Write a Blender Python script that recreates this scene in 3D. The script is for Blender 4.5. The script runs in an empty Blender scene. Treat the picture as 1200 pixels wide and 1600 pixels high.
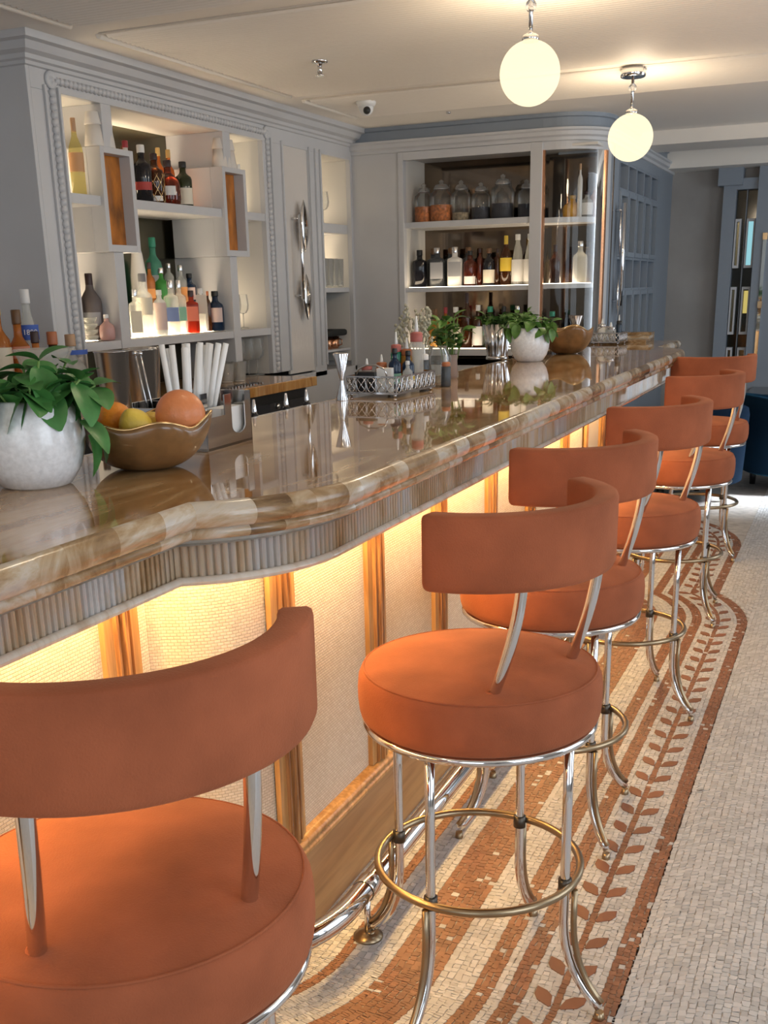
import bpy, bmesh, math, random
from mathutils import Vector, Matrix
import numpy as np
random.seed(7)
PI = math.pi
SC = bpy.context.scene
COL = SC.collection

# ------------------------------------------------------------------ camera
cd = bpy.data.cameras.new('camera'); cam = bpy.data.objects.new('camera', cd); COL.objects.link(cam)
_r, _u, _f = (0.9191, 0.3934, -0.0229), (-0.0990, 0.2869, 0.9528), (-0.3813, 0.8735, -0.3030)
cam.matrix_world = Matrix(((_r[0], _u[0], -_f[0], 1.039), (_r[1], _u[1], -_f[1], 0.0), (_r[2], _u[2], -_f[2], 1.40), (0, 0, 0, 1)))
cd.sensor_fit = 'VERTICAL'; cd.sensor_height = 36.0
cd.lens = 1683.8 / 1600 * 36.0
cd.shift_x = -(592.1 - 600) / 1600.0
cd.shift_y = (988.5 - 800) / 1600.0
cd.clip_start = 0.02
SC.camera = cam

# ------------------------------------------------------------------ world, lights, exposure
W = bpy.data.worlds.new('world'); SC.world = W; W.use_nodes = True
W.node_tree.nodes['Background'].inputs[0].default_value = (0.75, 0.86, 1.0, 1)
W.node_tree.nodes['Background'].inputs[1].default_value = 0.6
SC.view_settings.view_transform = 'Standard'; SC.view_settings.look = 'None'
SC.view_settings.exposure = -0.08; SC.view_settings.gamma = 1.0; SC.view_settings.use_curve_mapping = False

def area(name, loc, target, sx, sy, power, color, spread=None):
    l = bpy.data.lights.new(name, 'AREA'); l.shape = 'RECTANGLE'; l.size = sx; l.size_y = sy
    l.energy = power; l.color = color
    if spread: l.spread = spread
    o = bpy.data.objects.new(name, l); COL.objects.link(o); o.location = loc
    d = Vector(target) - Vector(loc); o.rotation_euler = d.to_track_quat('-Z', 'Y').to_euler()
    return o
DAY = (0.80, 0.90, 1.0); WARM = (1.0, 0.62, 0.28); LEDC = (1.0, 0.62, 0.22)
# daylight through the windows of the right-hand and back walls
area('window_light', (3.3, 0.2, 1.45), (0, 0.6, 1.0), 1.8, 1.9, 42, DAY)
area('window_light', (3.3, 3.2, 1.45), (0, 3.2, 1.0), 1.8, 1.9, 34, DAY)
area('window_light', (3.3, 6.9, 1.45), (0, 7.2, 0.6), 1.8, 1.9, 40, DAY)
area('window_light', (3.3, 7.9, 1.9), (.75, 7.72, 0), .8, 1.2, 26, DAY, 0.35)
area('window_light', (0.9, -2.3, 1.5), (0.6, 2, 1.0), 2.4, 1.8, 30, DAY)
# led strips tucked behind the fluted apron of the bar
def led(x, ya, yb, power, tx=-.30, rz=0.0, c=None, z=.955, w=.03):
    l = bpy.data.lights.new('counter_led_light', 'AREA'); l.shape = 'RECTANGLE'; l.size = w; l.size_y = yb-ya
    l.energy = power; l.color = c or LEDC
    o = bpy.data.objects.new('counter_led_light', l); COL.objects.link(o)
    zz = Vector((-tx, 0, 1)).normalized(); yy = Vector((0, 1, 0)); xx = yy.cross(zz)
    m = Matrix(((xx.x, yy.x, zz.x, 0), (xx.y, yy.y, zz.y, 0), (xx.z, yy.z, zz.z, 0), (0, 0, 0, 1)))
    o.matrix_world = Matrix.Translation((x, (ya+yb)/2, z)) @ Matrix.Rotation(rz, 4, 'Z') @ m
led(.040, 1.80, 4.62, 24, tx=-.05)
led(-.052, 1.57, 1.81, 1.9, rz=math.radians(-40), tx=-.05)
led(-.130, .2, 1.56, 10, tx=-.05)
led(-.125, 4.85, 6.0, 9, tx=-.05)

# ------------------------------------------------------------------ helpers
class MB:
    def __init__(s): s.v = []; s.f = []; s.sm = []
    def add(s, vs, fs, smooth=False):
        b = len(s.v); s.v += [tuple(p) for p in vs]
        s.f += [tuple(i + b for i in f) for f in fs]; s.sm += [smooth] * len(fs); return s
    def box(s, x0, x1, y0, y1, z0, z1, m=None):
        vs = [(x0,y0,z0),(x1,y0,z0),(x1,y1,z0),(x0,y1,z0),(x0,y0,z1),(x1,y0,z1),(x1,y1,z1),(x0,y1,z1)]
        if m is not None: vs = [m @ Vector(p) for p in vs]
        return s.add(vs, [(0,3,2,1),(4,5,6,7),(0,1,5,4),(1,2,6,5),(2,3,7,6),(3,0,4,7)])
    def lathe(s, prof, n=24, c=(0,0,0), p=2.0, closed=True, rot=0.0, a0=0.0, a1=2*PI, m=None):
        full = abs(a1 - a0 - 2*PI) < 1e-6; k = n if full else n + 1
        vs = []
        for r, z in prof:
            for i in range(k):
                a = a0 + (a1 - a0) * i / n
                q = 1.0 if p == 2.0 else (abs(math.cos(a))**p + abs(math.sin(a))**p) ** (-1.0/p)
                vs.append((c[0] + r*q*math.cos(a+rot), c[1] + r*q*math.sin(a+rot), c[2] + z))
        if m is not None: vs = [m @ Vector(v) for v in vs]
        fs = []
        for j in range(len(prof)-1):
            for i in range(n):
                i2 = (i+1) % k if full else i+1
                fs.append((j*k+i, j*k+i2, (j+1)*k+i2, (j+1)*k+i))
        s.add(vs, fs, True)
        if closed and full:
            b = len(s.v) - len(vs)
            if prof[0][0] > 1e-5: s.f.append(tuple(b + i for i in reversed(range(n)))); s.sm.append(False)
            if prof[-1][0] > 1e-5: s.f.append(tuple(b + (len(prof)-1)*n + i for i in range(n))); s.sm.append(False)
        return s
    def tube(s, pts, r, n=10, cap=True, closed=False):
        P = [Vector(p) for p in pts]; N = len(P); rings = []
        R = r if isinstance(r, (list, tuple)) else [r]*N
        def tan(i):
            if closed: return (P[(i+1)%N] - P[i-1]).normalized()
            return (P[min(i+1,N-1)] - P[max(i-1,0)]).normalized()
        t0 = tan(0); up = Vector((0,0,1)) if abs(t0.z) < .9 else Vector((1,0,0))
        nrm = (up - t0*up.dot(t0)).normalized(); vs = []
        for i in range(N):
            t = tan(i); nrm = (nrm - t*nrm.dot(t)).normalized(); bn = t.cross(nrm)
            for k in range(n):
                a = 2*PI*k/n; vs.append(P[i] + (nrm*math.cos(a) + bn*math.sin(a))*R[i])
        fs = []
        for i in range(N if closed else N-1):
            j = (i+1) % N
            for k in range(n): fs.append((i*n+k, i*n+(k+1)%n, j*n+(k+1)%n, j*n+k))
        s.add(vs, fs, True)
        if cap and not closed:
            b = len(s.v) - len(vs)
            s.f += [tuple(b+k for k in reversed(range(n))), tuple(b+(N-1)*n+k for k in range(n))]; s.sm += [False, False]
        return s
    def prism(s, poly, z0, z1, m=None):
        n = len(poly); vs = [(x,y,z0) for x,y in poly] + [(x,y,z1) for x,y in poly]
        if m is not None: vs = [m @ Vector(p) for p in vs]
        fs = [tuple(reversed(range(n))), tuple(range(n, 2*n))] + [(i,(i+1)%n,n+(i+1)%n,n+i) for i in range(n)]
        return s.add(vs, fs)
    def sweep(s, rows, smooth=True, close=False):
        # rows: list of equally long point lists
        k = len(rows[0]); vs = [p for r in rows for p in r]; fs = []
        for j in range(len(rows)-1):
            for i in range(k if close else k-1):
                i2 = (i+1) % k
                fs.append((j*k+i, j*k+i2, (j+1)*k+i2, (j+1)*k+i))
        return s.add(vs, fs, smooth)
    def ball(s, c, r, n=14, sz=1.0):
        prof = [(max(1e-6, r*math.sin(PI*i/n)), -r*sz*math.cos(PI*i/n)) for i in range(n+1)]
        return s.lathe(prof, n*2, c, closed=False)
    def build(s, name, mat, parent=None, bevel=0, shade=None, fix=True):
        me = bpy.data.meshes.new(name); me.from_pydata(s.v, [], s.f)
        me.polygons.foreach_set('use_smooth', s.sm if shade is None else [shade]*len(s.f)); me.update()
        if fix and len(s.f) < 30000:
            b = bmesh.new(); b.from_mesh(me); bmesh.ops.recalc_face_normals(b, faces=b.faces); b.to_mesh(me); b.free()
        o = bpy.data.objects.new(name, me); COL.objects.link(o); me.materials.append(mat)
        if parent: o.parent = parent
        if bevel:
            md = o.modifiers.new('bevel', 'BEVEL'); md.width = bevel; md.segments = 2; md.limit_method = 'ANGLE'; md.angle_limit = 0.7
        return o
def thing(name, label, cat, loc=(0,0,0), rz=0, group=None):
    o = bpy.data.objects.new(name, None); COL.objects.link(o); o.location = loc; o.rotation_euler = (0,0,rz)
    o.empty_display_size = 0.05
    o['label'] = label; o['category'] = cat
    if group: o['group'] = group
    return o
def tag(o, label, cat, group=None):
    o['label'] = label; o['category'] = cat
    if group: o['group'] = group
    return o
def struct(o): o['kind'] = 'structure'; return o
def stuff(o): o['kind'] = 'stuff'; return o
def dup(root, loc, rz, label, group=None):
    def cp(o, par):
        c = o.copy(); COL.objects.link(c); c.parent = par
        for ch in list(KIDS.get(o, [])): cp(ch, c)
        return c
    KIDS = {}
    def walk(o):
        KIDS[o] = list(o.children)
        for ch in KIDS[o]: walk(ch)
    walk(root)
    r = cp(root, None); r.location = loc; r.rotation_euler = (0,0,rz); r['label'] = label
    if group: r['group'] = group
    return r

# ------------------------------------------------------------------ materials
def nt(name):
    m = bpy.data.materials.new(name); m.use_nodes = True
    return m, m.node_tree.nodes, m.node_tree.links, m.node_tree.nodes['Principled BSDF']
def P(name, col, rough=.5, metal=0, spec=.5, trans=0, coat=0, sheen=0, ior=1.45, emit=None, estr=0, var=0, vscale=8, bump=0, bscale=60, vstretch=(1,1,1), rnd=0, sheentint=None):
    m, N, L, b = nt(name)
    b.inputs['Base Color'].default_value = (*col, 1); b.inputs['Roughness'].default_value = rough
    b.inputs['Metallic'].default_value = metal; b.inputs['Specular IOR Level'].default_value = spec
    b.inputs['Transmission Weight'].default_value = trans; b.inputs['IOR'].default_value = ior
    b.inputs['Coat Weight'].default_value = coat; b.inputs['Coat Roughness'].default_value = .05
    if sheen:
        b.inputs['Sheen Weight'].default_value = sheen; b.inputs['Sheen Roughness'].default_value = .45
        b.inputs['Sheen Tint'].default_value = (*(sheentint or col), 1)
    if emit:
        b.inputs['Emission Color'].default_value = (*emit, 1); b.inputs['Emission Strength'].default_value = estr
    src = None
    if var or bump:
        tc = N.new('ShaderNodeTexCoord'); mp = N.new('ShaderNodeMapping'); L.new(tc.outputs['Object'], mp.inputs[0])
        mp.inputs['Scale'].default_value = vstretch
    if var:
        nz = N.new('ShaderNodeTexNoise'); nz.inputs['Scale'].default_value = vscale; nz.inputs['Detail'].default_value = 5
        L.new(mp.outputs[0], nz.inputs[0])
        cr = N.new('ShaderNodeValToRGB'); cr.color_ramp.elements[0].position = .3; cr.color_ramp.elements[1].position = .7
        cr.color_ramp.elements[0].color = (*[max(0,c*(1-var)) for c in col], 1); cr.color_ramp.elements[1].color = (*[min(1,c*(1+var)) for c in col], 1)
        L.new(nz.outputs[0], cr.inputs[0]); src = cr.outputs[0]
    if rnd:
        oi = N.new('ShaderNodeObjectInfo'); hs = N.new('ShaderNodeHueSaturation')
        mr = N.new('ShaderNodeMapRange'); mr.inputs[3].default_value = 1-rnd; mr.inputs[4].default_value = 1+rnd
        L.new(oi.outputs['Random'], mr.inputs[0]); L.new(mr.outputs[0], hs.inputs['Value'])
        if src: L.new(src, hs.inputs['Color'])
        else: hs.inputs['Color'].default_value = (*col, 1)
        src = hs.outputs[0]
    if src: L.new(src, b.inputs['Base Color'])
    if bump:
        n2 = N.new('ShaderNodeTexNoise'); n2.inputs['Scale'].default_value = bscale; n2.inputs['Detail'].default_value = 3
        L.new(mp.outputs[0], n2.inputs[0]); bp = N.new('ShaderNodeBump'); bp.inputs['Strength'].default_value = bump; bp.inputs['Distance'].default_value = .004
        L.new(n2.outputs[0], bp.inputs['Height']); L.new(bp.outputs[0], b.inputs['Normal'])
    return m
def thin_glass(name, tint=(1,1,1), refl=1.0, rough=.02, glow=0):
    m, N, L, b = nt(name); N.remove(b)
    out = N['Material Output']; t = N.new('ShaderNodeBsdfTransparent'); t.inputs[0].default_value = (*tint, 1)
    g = N.new('ShaderNodeBsdfGlossy'); g.inputs['Roughness'].default_value = rough
    lw = N.new('ShaderNodeLayerWeight'); lw.inputs[0].default_value = .28
    mt = N.new('ShaderNodeMath'); mt.operation = 'MULTIPLY'; mt.inputs[1].default_value = refl; L.new(lw.outputs['Fresnel'], mt.inputs[0])
    mx = N.new('ShaderNodeMixShader'); L.new(mt.outputs[0], mx.inputs[0]); L.new(t.outputs[0], mx.inputs[1]); L.new(g.outputs[0], mx.inputs[2])
    fin = mx
    if glow:
        d = N.new('ShaderNodeBsdfTranslucent'); d.inputs[0].default_value = (.9,.9,.88,1); d2 = N.new('ShaderNodeBsdfDiffuse'); d2.inputs[0].default_value = (.9,.9,.88,1); a_ = N.new('ShaderNodeMixShader'); L.new(d.outputs[0], a_.inputs[1]); L.new(d2.outputs[0], a_.inputs[2])
        fin = N.new('ShaderNodeMixShader'); fin.inputs[0].default_value = glow; L.new(mx.outputs[0], fin.inputs[1]); L.new(a_.outputs[0], fin.inputs[2])
    L.new(fin.outputs[0], out.inputs[0]); return m
def stone(name, stops, scale=(1.6,.5,4), rough=.035, bandscale=3.0, rnd=0, coat=0.6, dist=2.2):
    m, N, L, b = nt(name)
    tc = N.new('ShaderNodeTexCoord'); mp = N.new('ShaderNodeMapping'); L.new(tc.outputs['Object'], mp.inputs[0]); mp.inputs['Scale'].default_value = scale
    n1 = N.new('ShaderNodeTexNoise'); n1.inputs['Scale'].default_value = bandscale; n1.inputs['Detail'].default_value = 8; n1.inputs['Roughness'].default_value = .62; n1.inputs['Distortion'].default_value = dist
    if rnd:
        oi = N.new('ShaderNodeObjectInfo'); ad = N.new('ShaderNodeVectorMath'); sc = N.new('ShaderNodeMath'); sc.operation = 'MULTIPLY'; sc.inputs[1].default_value = 40
        L.new(oi.outputs['Random'], sc.inputs[0]); L.new(mp.outputs[0], ad.inputs[0]); L.new(sc.outputs[0], ad.inputs[1]); L.new(ad.outputs[0], n1.inputs[0])
    else: L.new(mp.outputs[0], n1.inputs[0])
    cr = N.new('ShaderNodeValToRGB'); e = cr.color_ramp.elements
    while len(e) < len(stops): e.new(.5)
    for i, (p, c) in enumerate(stops): e[i].position = p; e[i].color = (*c, 1)
    src = n1.outputs[0]
    if rnd:
        mr = N.new('ShaderNodeMapRange'); mr.inputs[3].default_value = -rnd; mr.inputs[4].default_value = rnd; L.new(oi.outputs['Random'], mr.inputs[0])
        a2 = N.new('ShaderNodeMath'); a2.operation = 'ADD'; L.new(src, a2.inputs[0]); L.new(mr.outputs[0], a2.inputs[1]); src = a2.outputs[0]
    L.new(src, cr.inputs[0]); L.new(cr.outputs[0], b.inputs['Base Color'])
    b.inputs['Roughness'].default_value = rough; b.inputs['Coat Weight'].default_value = coat; b.inputs['Coat Roughness'].default_value = .02
    return m
def wood(name, c1, c2, sc=(30,30,2.2), rough=.35):
    m, N, L, b = nt(name)
    tc = N.new('ShaderNodeTexCoord'); mp = N.new('ShaderNodeMapping'); L.new(tc.outputs['Object'], mp.inputs[0]); mp.inputs['Scale'].default_value = sc
    n1 = N.new('ShaderNodeTexNoise'); n1.inputs['Scale'].default_value = 1.5; n1.inputs['Detail'].default_value = 8; n1.inputs['Distortion'].default_value = 1.2
    L.new(mp.outputs[0], n1.inputs[0]); cr = N.new('ShaderNodeValToRGB'); cr.color_ramp.elements[0].position = .36; cr.color_ramp.elements[1].position = .62
    cr.color_ramp.elements[0].color = (*c1,1); cr.color_ramp.elements[1].color = (*c2,1)
    L.new(n1.outputs[0], cr.inputs[0]); L.new(cr.outputs[0], b.inputs['Base Color']); b.inputs['Roughness'].default_value = rough
    b.inputs['Coat Weight'].default_value = .2
    return m
def weave(name):
    m, N, L, b = nt(name)
    tc = N.new('ShaderNodeTexCoord'); mp = N.new('ShaderNodeMapping'); L.new(tc.outputs['UV'], mp.inputs[0])
    br = N.new('ShaderNodeTexBrick'); L.new(mp.outputs[0], br.inputs[0]); br.inputs['Scale'].default_value = 1
    br.inputs['Brick Width'].default_value = .013; br.inputs['Row Height'].default_value = .0065; br.inputs['Mortar Size'].default_value = .0011; br.inputs['Mortar Smooth'].default_value = 1.0
    br.inputs['Color1'].default_value = (.74,.62,.49,1); br.inputs['Color2'].default_value = (.66,.53,.40,1); br.inputs['Mortar'].default_value = (.50,.38,.26,1)
    L.new(br.outputs[0], b.inputs['Base Color']); b.inputs['Roughness'].default_value = .7
    inv = N.new('ShaderNodeMath'); inv.operation = 'SUBTRACT'; inv.inputs[0].default_value = 1; L.new(br.outputs['Fac'], inv.inputs[1])
    bp = N.new('ShaderNodeBump'); bp.inputs['Strength'].default_value = .5; bp.inputs['Distance'].default_value = .003
    L.new(inv.outputs[0], bp.inputs['Height']); L.new(bp.outputs[0], b.inputs['Normal'])
    return m
def tilemat(name, base, var, rough=.45):
    m, N, L, b = nt(name)
    at = N.new('ShaderNodeAttribute'); at.attribute_name = 'tint'
    cr = N.new('ShaderNodeValToRGB'); cr.color_ramp.elements[0].color = (*[c*(1-var) for c in base],1); cr.color_ramp.elements[1].color = (*[min(1,c*(1+var)) for c in base],1)
    L.new(at.outputs['Fac'], cr.inputs[0]); L.new(cr.outputs[0], b.inputs['Base Color']); b.inputs['Roughness'].default_value = rough
    return m
def emis(name, col, s):
    m, N, L, b = nt(name); N.remove(b); e = N.new('ShaderNodeEmission'); e.inputs[0].default_value = (*col,1); e.inputs[1].default_value = s
    L.new(e.outputs[0], N['Material Output'].inputs[0]); return m

VELVET = P('orange_velvet', (.325,.096,.044), .85, sheen=.22, spec=.15, var=.22, vscale=7, bump=.25, bscale=350, sheentint=(.9,.45,.25))
PIPING = P('orange_piping', (.40,.11,.05), .8, spec=.2)
CHROME = P('chrome', (.74,.74,.75), .08, 1)
STEEL = P('steel', (.62,.62,.63), .18, 1)
BRASS = P('aged_brass', (.36,.27,.17), .3, 1, var=.25, vscale=12)
DARKM = P('dark_metal', (.10,.085,.07), .4, 1)
GOLD = P('gold_edge', (.75,.52,.25), .25, 1)
COPPER = P('copper', (.72,.38,.22), .25, 1)
TOP = stone('brown_onyx_top', [(.28,(.20,.09,.03)),(.45,(.38,.21,.085)),(.56,(.52,.34,.175)),(.72,(.63,.47,.30))], (1.5,.35,3), .03, 3.2, coat=.3)
NOSE = stone('onyx_edge', [(.25,(.13,.07,.03)),(.42,(.32,.20,.095)),(.52,(.46,.34,.21)),(.62,(.56,.48,.38)),(.78,(.42,.37,.33))], (2,1.3,3), .2, 2.6, rnd=.17, coat=.15)
FLUTE = stone('onyx_flutes', [(.28,(.17,.10,.045)),(.40,(.34,.22,.11)),(.52,(.46,.36,.25)),(.62,(.42,.40,.38)),(.78,(.60,.58,.55))], (2,5.5,1.2), .12, 1.3, dist=1.2)
BEAD = stone('cream_bead', [(.3,(.45,.33,.22)),(.5,(.66,.58,.48)),(.7,(.74,.70,.64))], (1,7,1), .1, 1.0)
AMBER_STONE = stone('amber_counter', [(.3,(.30,.11,.02)),(.5,(.55,.26,.06)),(.7,(.66,.40,.14))], (2,9,2), .1, 1.6)
WEAVE = weave('woven_cane')
OAK = wood('oak', (.36,.17,.05), (.56,.30,.11)); OAKD = wood('oak_dark', (.16,.06,.02), (.48,.22,.07), (60,60,3))
PLINTH = wood('oak_plinth', (.30,.15,.06), (.43,.24,.105), (16,1.2,16), .3)
PAINT = P('grey_paint', (.55,.55,.56), .45, var=.04, vscale=3)
PAINTB = P('blue_grey_paint', (.25,.285,.33), .45)
PAINTIN = P('niche_paint', (.68,.655,.61), .5)
CREAM = P('glossy_cream_panel', (.66,.62,.58), .22, bump=.5, bscale=45, vstretch=(1,1,.6))
CEIL = P('ceiling_paint', (.86,.80,.72), .45)
WALLG = P('grey_plaster', (.34,.32,.30), .7, var=.12, vscale=2.5)
DARKW = P('dark_wall', (.10,.09,.085), .7)
GROUT = P('mosaic_grout', (.42,.38,.34), .8, var=.2, vscale=20)
MIRROR = P('antique_mirror', (.17,.13,.095), .06, 1, var=.25, vscale=3)
OLIVE = P('olive_mirror', (.14,.13,.09), .18, 1)
AMBER = P('amber_glass', (.42,.14,.015), .12, var=.55, vscale=14, coat=.5, spec=.6, vstretch=(1,1.2,.5))
GLASSJ = thin_glass('jar_glass', (.95,.96,.95), .8, glow=.06)
GLASS = thin_glass('clear_glass', (.97,.98,.97), 1.0, glow=.22)
PANE = thin_glass('curved_pane', (.93,.95,.96), 1.0, .01)
LEDW = emis('led_warm', (1,.80,.56), 26.0)
LEDW2 = emis('led_warm_soft', (1,.80,.56), 11.0)
LEDS = emis('led_strip', (1,.62,.22), 8.0)
def opal(name, col, s_):
    m, N, L, b = nt(name); N.remove(b); e = N.new('ShaderNodeEmission'); e.inputs[0].default_value = (*col,1); e.inputs[1].default_value = s_
    t = N.new('ShaderNodeBsdfTransparent'); mx = N.new('ShaderNodeMixShader'); mx.inputs[0].default_value = .5
    L.new(e.outputs[0], mx.inputs[1]); L.new(t.outputs[0], mx.inputs[2]); L.new(mx.outputs[0], N['Material Output'].inputs[0]); return m
GLOBE = opal('globe_glow', (1,.86,.56), 1.7)
CERAM = P('white_glaze', (.80,.82,.85), .22, var=.10, vscale=110, coat=.4)
SOIL = P('soil', (.03,.02,.015), .9)
LEAF = P('basil_leaf', (.055,.185,.045), .38, var=.35, vscale=20, spec=.4)
LEAF2 = P('herb_leaf', (.09,.20,.04), .45, var=.4, vscale=25)
STEM = P('plant_stem', (.16,.28,.07), .5)
DRY = P('dried_sprig', (.42,.40,.30), .7)
PAPER = P('paper_white', (.74,.73,.71), .6)
PAPERCUP = P('paper_cup', (.66,.62,.57), .6)
BLACK = P('black_plastic', (.02,.02,.02), .35)
NAVY = P('navy_velvet', (.003,.009,.02), .9, spec=.08, sheen=.03, sheentint=(.05,.25,.5))
TEAL = P('teal_velvet', (.003,.014,.030), .9, spec=.1, sheen=.10, sheentint=(.05,.4,.7))
TTOP = P('dark_table_top', (.06,.06,.065), .12)
TEDGE = P('table_edge', (.36,.36,.36), .35)
WHITEP = P('white_plastic', (.75,.75,.74), .3)
ORANGE = P('orange_peel', (.80,.27,.02), .4, bump=.3, bscale=160)
LEMON = P('lemon_peel', (.72,.50,.07), .4, bump=.3, bscale=140)
GRAPEF = P('grapefruit_peel', (.70,.24,.09), .35, bump=.25, bscale=140, var=.08, vscale=6)
BOWLM = P('amber_resin', (.19,.095,.035), .28, var=.5, vscale=14, coat=.5)
WHITET = tilemat('white_tesserae', (.52,.505,.495), .16)
REDT = tilemat('terracotta_tesserae', (.255,.115,.064), .22)
LEAFT = P('terracotta_leaf', (.235,.10,.057), .45, rnd=.12)

# ------------------------------------------------------------------ path of the bar (offset o outwards from the bar face)
YN, YF, RB, CXB, SET = 1.85, 4.59, .19, -.19, .17
def bar_path(o, y0=-.2, yf=YF, y1=6.4, na=12, step=.25, endarc=False, seg=None, n_near=0, n_far=6):
    """points (x, y, nx, ny): near recess, quarter round, main front, quarter round, far recess"""
    R = RB + o; xr = o - SET; c = max(-1, min(1, (xr - CXB) / R)); th = math.acos(c); pts = []
    yc = YN - R*math.sin(th)
    n = 8
    n = max(8, int(n_near)) if n_near else n
    for i in range(n): pts.append((xr, y0 + (yc-y0)*i/n, 1, 0))
    for i in range(na+1):
        a = -th*(1-i/na); pts.append((CXB+R*math.cos(a), YN+R*math.sin(a), math.cos(a), math.sin(a)))
    n = seg or int((yf-YN)/step)
    for i in range(1, n): pts.append((o, YN+(yf-YN)*i/n, 1, 0))
    for i in range(na+1):
        a = th*i/na; pts.append((CXB+R*math.cos(a), yf+R*math.sin(a), math.cos(a), math.sin(a)))
    yc = yf + R*math.sin(th); n = n_far
    for i in range(1, n+1): pts.append((xr, yc+(y1-yc)*i/n, 1, 0))
    if endarc:
        for i in range(1, na+1):
            a = PI/2*i/na; pts.append((xr-R+R*math.cos(a), y1+R*math.sin(a), math.cos(a), math.sin(a)))
    return pts
def sweep_path(mb, prof, **k):
    mb.sweep([[(x, y, z) for x, y, _, _ in bar_path(o, **k)] for o, z in prof]); return mb

# ------------------------------------------------------------------ room shell
CZ = 2.355
floor = struct(MB().box(-2.6, 3.6, -2.6, 9.6, -.06, 0).build('floor', GROUT))
mb = MB()
xe = 3.5
PY = [(-1.55,.18),(.30,1.92),(2.03,3.65),(3.82,5.39),(5.54,6.20)]
ceil = MB()
ceil.box(-2.6, -1.70, -2.6, 9.6, CZ, CZ+.08)
ed = [-2.6] + [v for p in PY for v in p] + [9.6]
ceil.box(-1.70, 2.2, -2.6, 9.6, CZ, CZ+.08)
ceil.box(2.2, 3.6, -2.6, 9.6, CZ, CZ+.08)
ceiling = struct(ceil.build('ceiling', CEIL))
for a, b in PY:
    # ribs run across the room, the panel is slightly sunk behind its band
    n = int((b-a)/.03); rows = [[], [], []]
    for i in range(n*6+1):
        y = a + (b-a)*i/(n*6); z = CZ-.004 - .011*abs(math.sin(PI*i/6))
        rows[0].append((-1.70, y, CZ)); rows[1].append((-1.70, y, z)); rows[2].append((2.2, y, z))
    MB().sweep(rows, False).build('ribbed_panel', CEIL, ceiling)
    MB().tube([(-1.735,a,CZ-.005),(-1.735,b,CZ-.005)], .013, 8).tube([(-1.722,a-.012,CZ-.002),(2.2,a-.012,CZ-.002)], .006, 6).build('panel_bead', CEIL, ceiling)
struct(MB().box(-2.6, -2.45, -2.6, 9.6, 0, CZ).build('wall_left', PAINT))
struct(MB().box(-2.6, 3.6, 9.35, 9.6, 0, CZ).build('wall_far', WALLG))
struct(MB().box(-2.6, 3.6, -2.6, -2.45, 0, CZ).build('wall_back', PAINT))
wr = MB(); 
for a, b in ((-2.6,-.8),(1.2,2.2),(4.2,5.9),(7.9,9.6)): wr.box(3.4, 3.6, a, b, 0, CZ)
wr.box(3.4, 3.6, -.8, 7.9, 0, .45); wr.box(3.4, 3.6, -.8, 7.9, 2.2, CZ)
struct(wr.build('wall_right', PAINT))
for i, (a, b) in enumerate(((-.8,1.2),(2.2,4.2),(5.9,7.9))):
    w = MB()
    for y in (a, (a+b)/2-.02, b-.05): w.box(3.46, 3.52, y, y+.05, .45, 2.2)
    for z in (.45, 1.3, 2.15): w.box(3.46, 3.52, a, b, z, z+.05)
    struct(w.build('window_%d' % (i+1), PAINTB))
# beams of the ceiling beyond the bar
struct(MB().box(-.42, 3.5, 7.85, 8.3, CZ-.085, CZ).build('trim_1', CEIL))
struct(MB().box(-.42, 3.5, 9.0, 9.35, CZ-.13, CZ).build('trim_2', CEIL))
# ------------------------------------------------------------------ mosaic floor
def off(x, y):
    dy = max(YN - y, 0, y - YF)
    om = x if dy == 0 else math.hypot(max(x-CXB, 0), dy) - RB
    YE = 6.1
    if y < YE: orr = x + SET
    else: orr = math.hypot(max(x+SET+RB, 0), y-YE) - RB
    if x < CXB: om = 9
    return min(om, orr)
tiles = {'w': [], 'r': []}
OB = [-.02,.117,.142,.236,.352,.432,.474,.500,.540,.600,.616,.686,.729]; KIND = 'wrwrwrwrwrwr'
cols = []
for i in range(len(OB)-1):
    n = max(1, round((OB[i+1]-OB[i])/.0155))
    cols += [(OB[i]+(OB[i+1]-OB[i])*k/n, OB[i]+(OB[i+1]-OB[i])*(k+1)/n, KIND[i]) for k in range(n)]
rg = random.Random(3)
def border_rows():
    # parameter list: functions of o giving a point
    rows = []
    n = 66
    for i in range(n): rows.append(('n', i/n))
    for i in range(54): rows.append(('a', i/54))
    n = int((YF-YN)/.0155)
    for i in range(n): rows.append(('m', i/n))
    for i in range(54): rows.append(('b', i/54))
    n = 72
    for i in range(n): rows.append(('f', i/n))
    for i in range(71): rows.append(('e', i/70))
    return rows
def bp(o, row):
    k, t = row; R = RB+o; xr = o-SET; th = math.acos(max(-1,min(1,(xr-CXB)/R)))
    if k == 'n': return (xr, .55 + (YN-R*math.sin(th)-.55)*t)
    if k == 'a': a = -th*(1-t); return (CXB+R*math.cos(a), YN+R*math.sin(a))
    if k == 'm': return (o, YN+(YF-YN)*t)
    if k == 'b': a = th*t; return (CXB+R*math.cos(a), YF+R*math.sin(a))
    if k == 'f': y0 = YF+R*math.sin(th); return (xr, y0+(6.1-y0)*t)
    a = PI/2*t; return (CXB-SET+R*math.cos(a), 6.1+R*math.sin(a))
rows = border_rows()
def quad(a, b, c, d, kind):
    cx = (a[0]+b[0]+c[0]+d[0])/4; cy = (a[1]+b[1]+c[1]+d[1])/4
    w = min(math.hypot(a[0]-b[0], a[1]-b[1]), math.hypot(a[0]-d[0], a[1]-d[1]))
    if w < .0025: return
    q = []
    for p in (a, b, c, d):
        s = .93; q.append((cx+(p[0]-cx)*s+rg.uniform(-.0021,.0021), cy+(p[1]-cy)*s+rg.uniform(-.0021,.0021)))
    tiles[kind].append(q)
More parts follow.
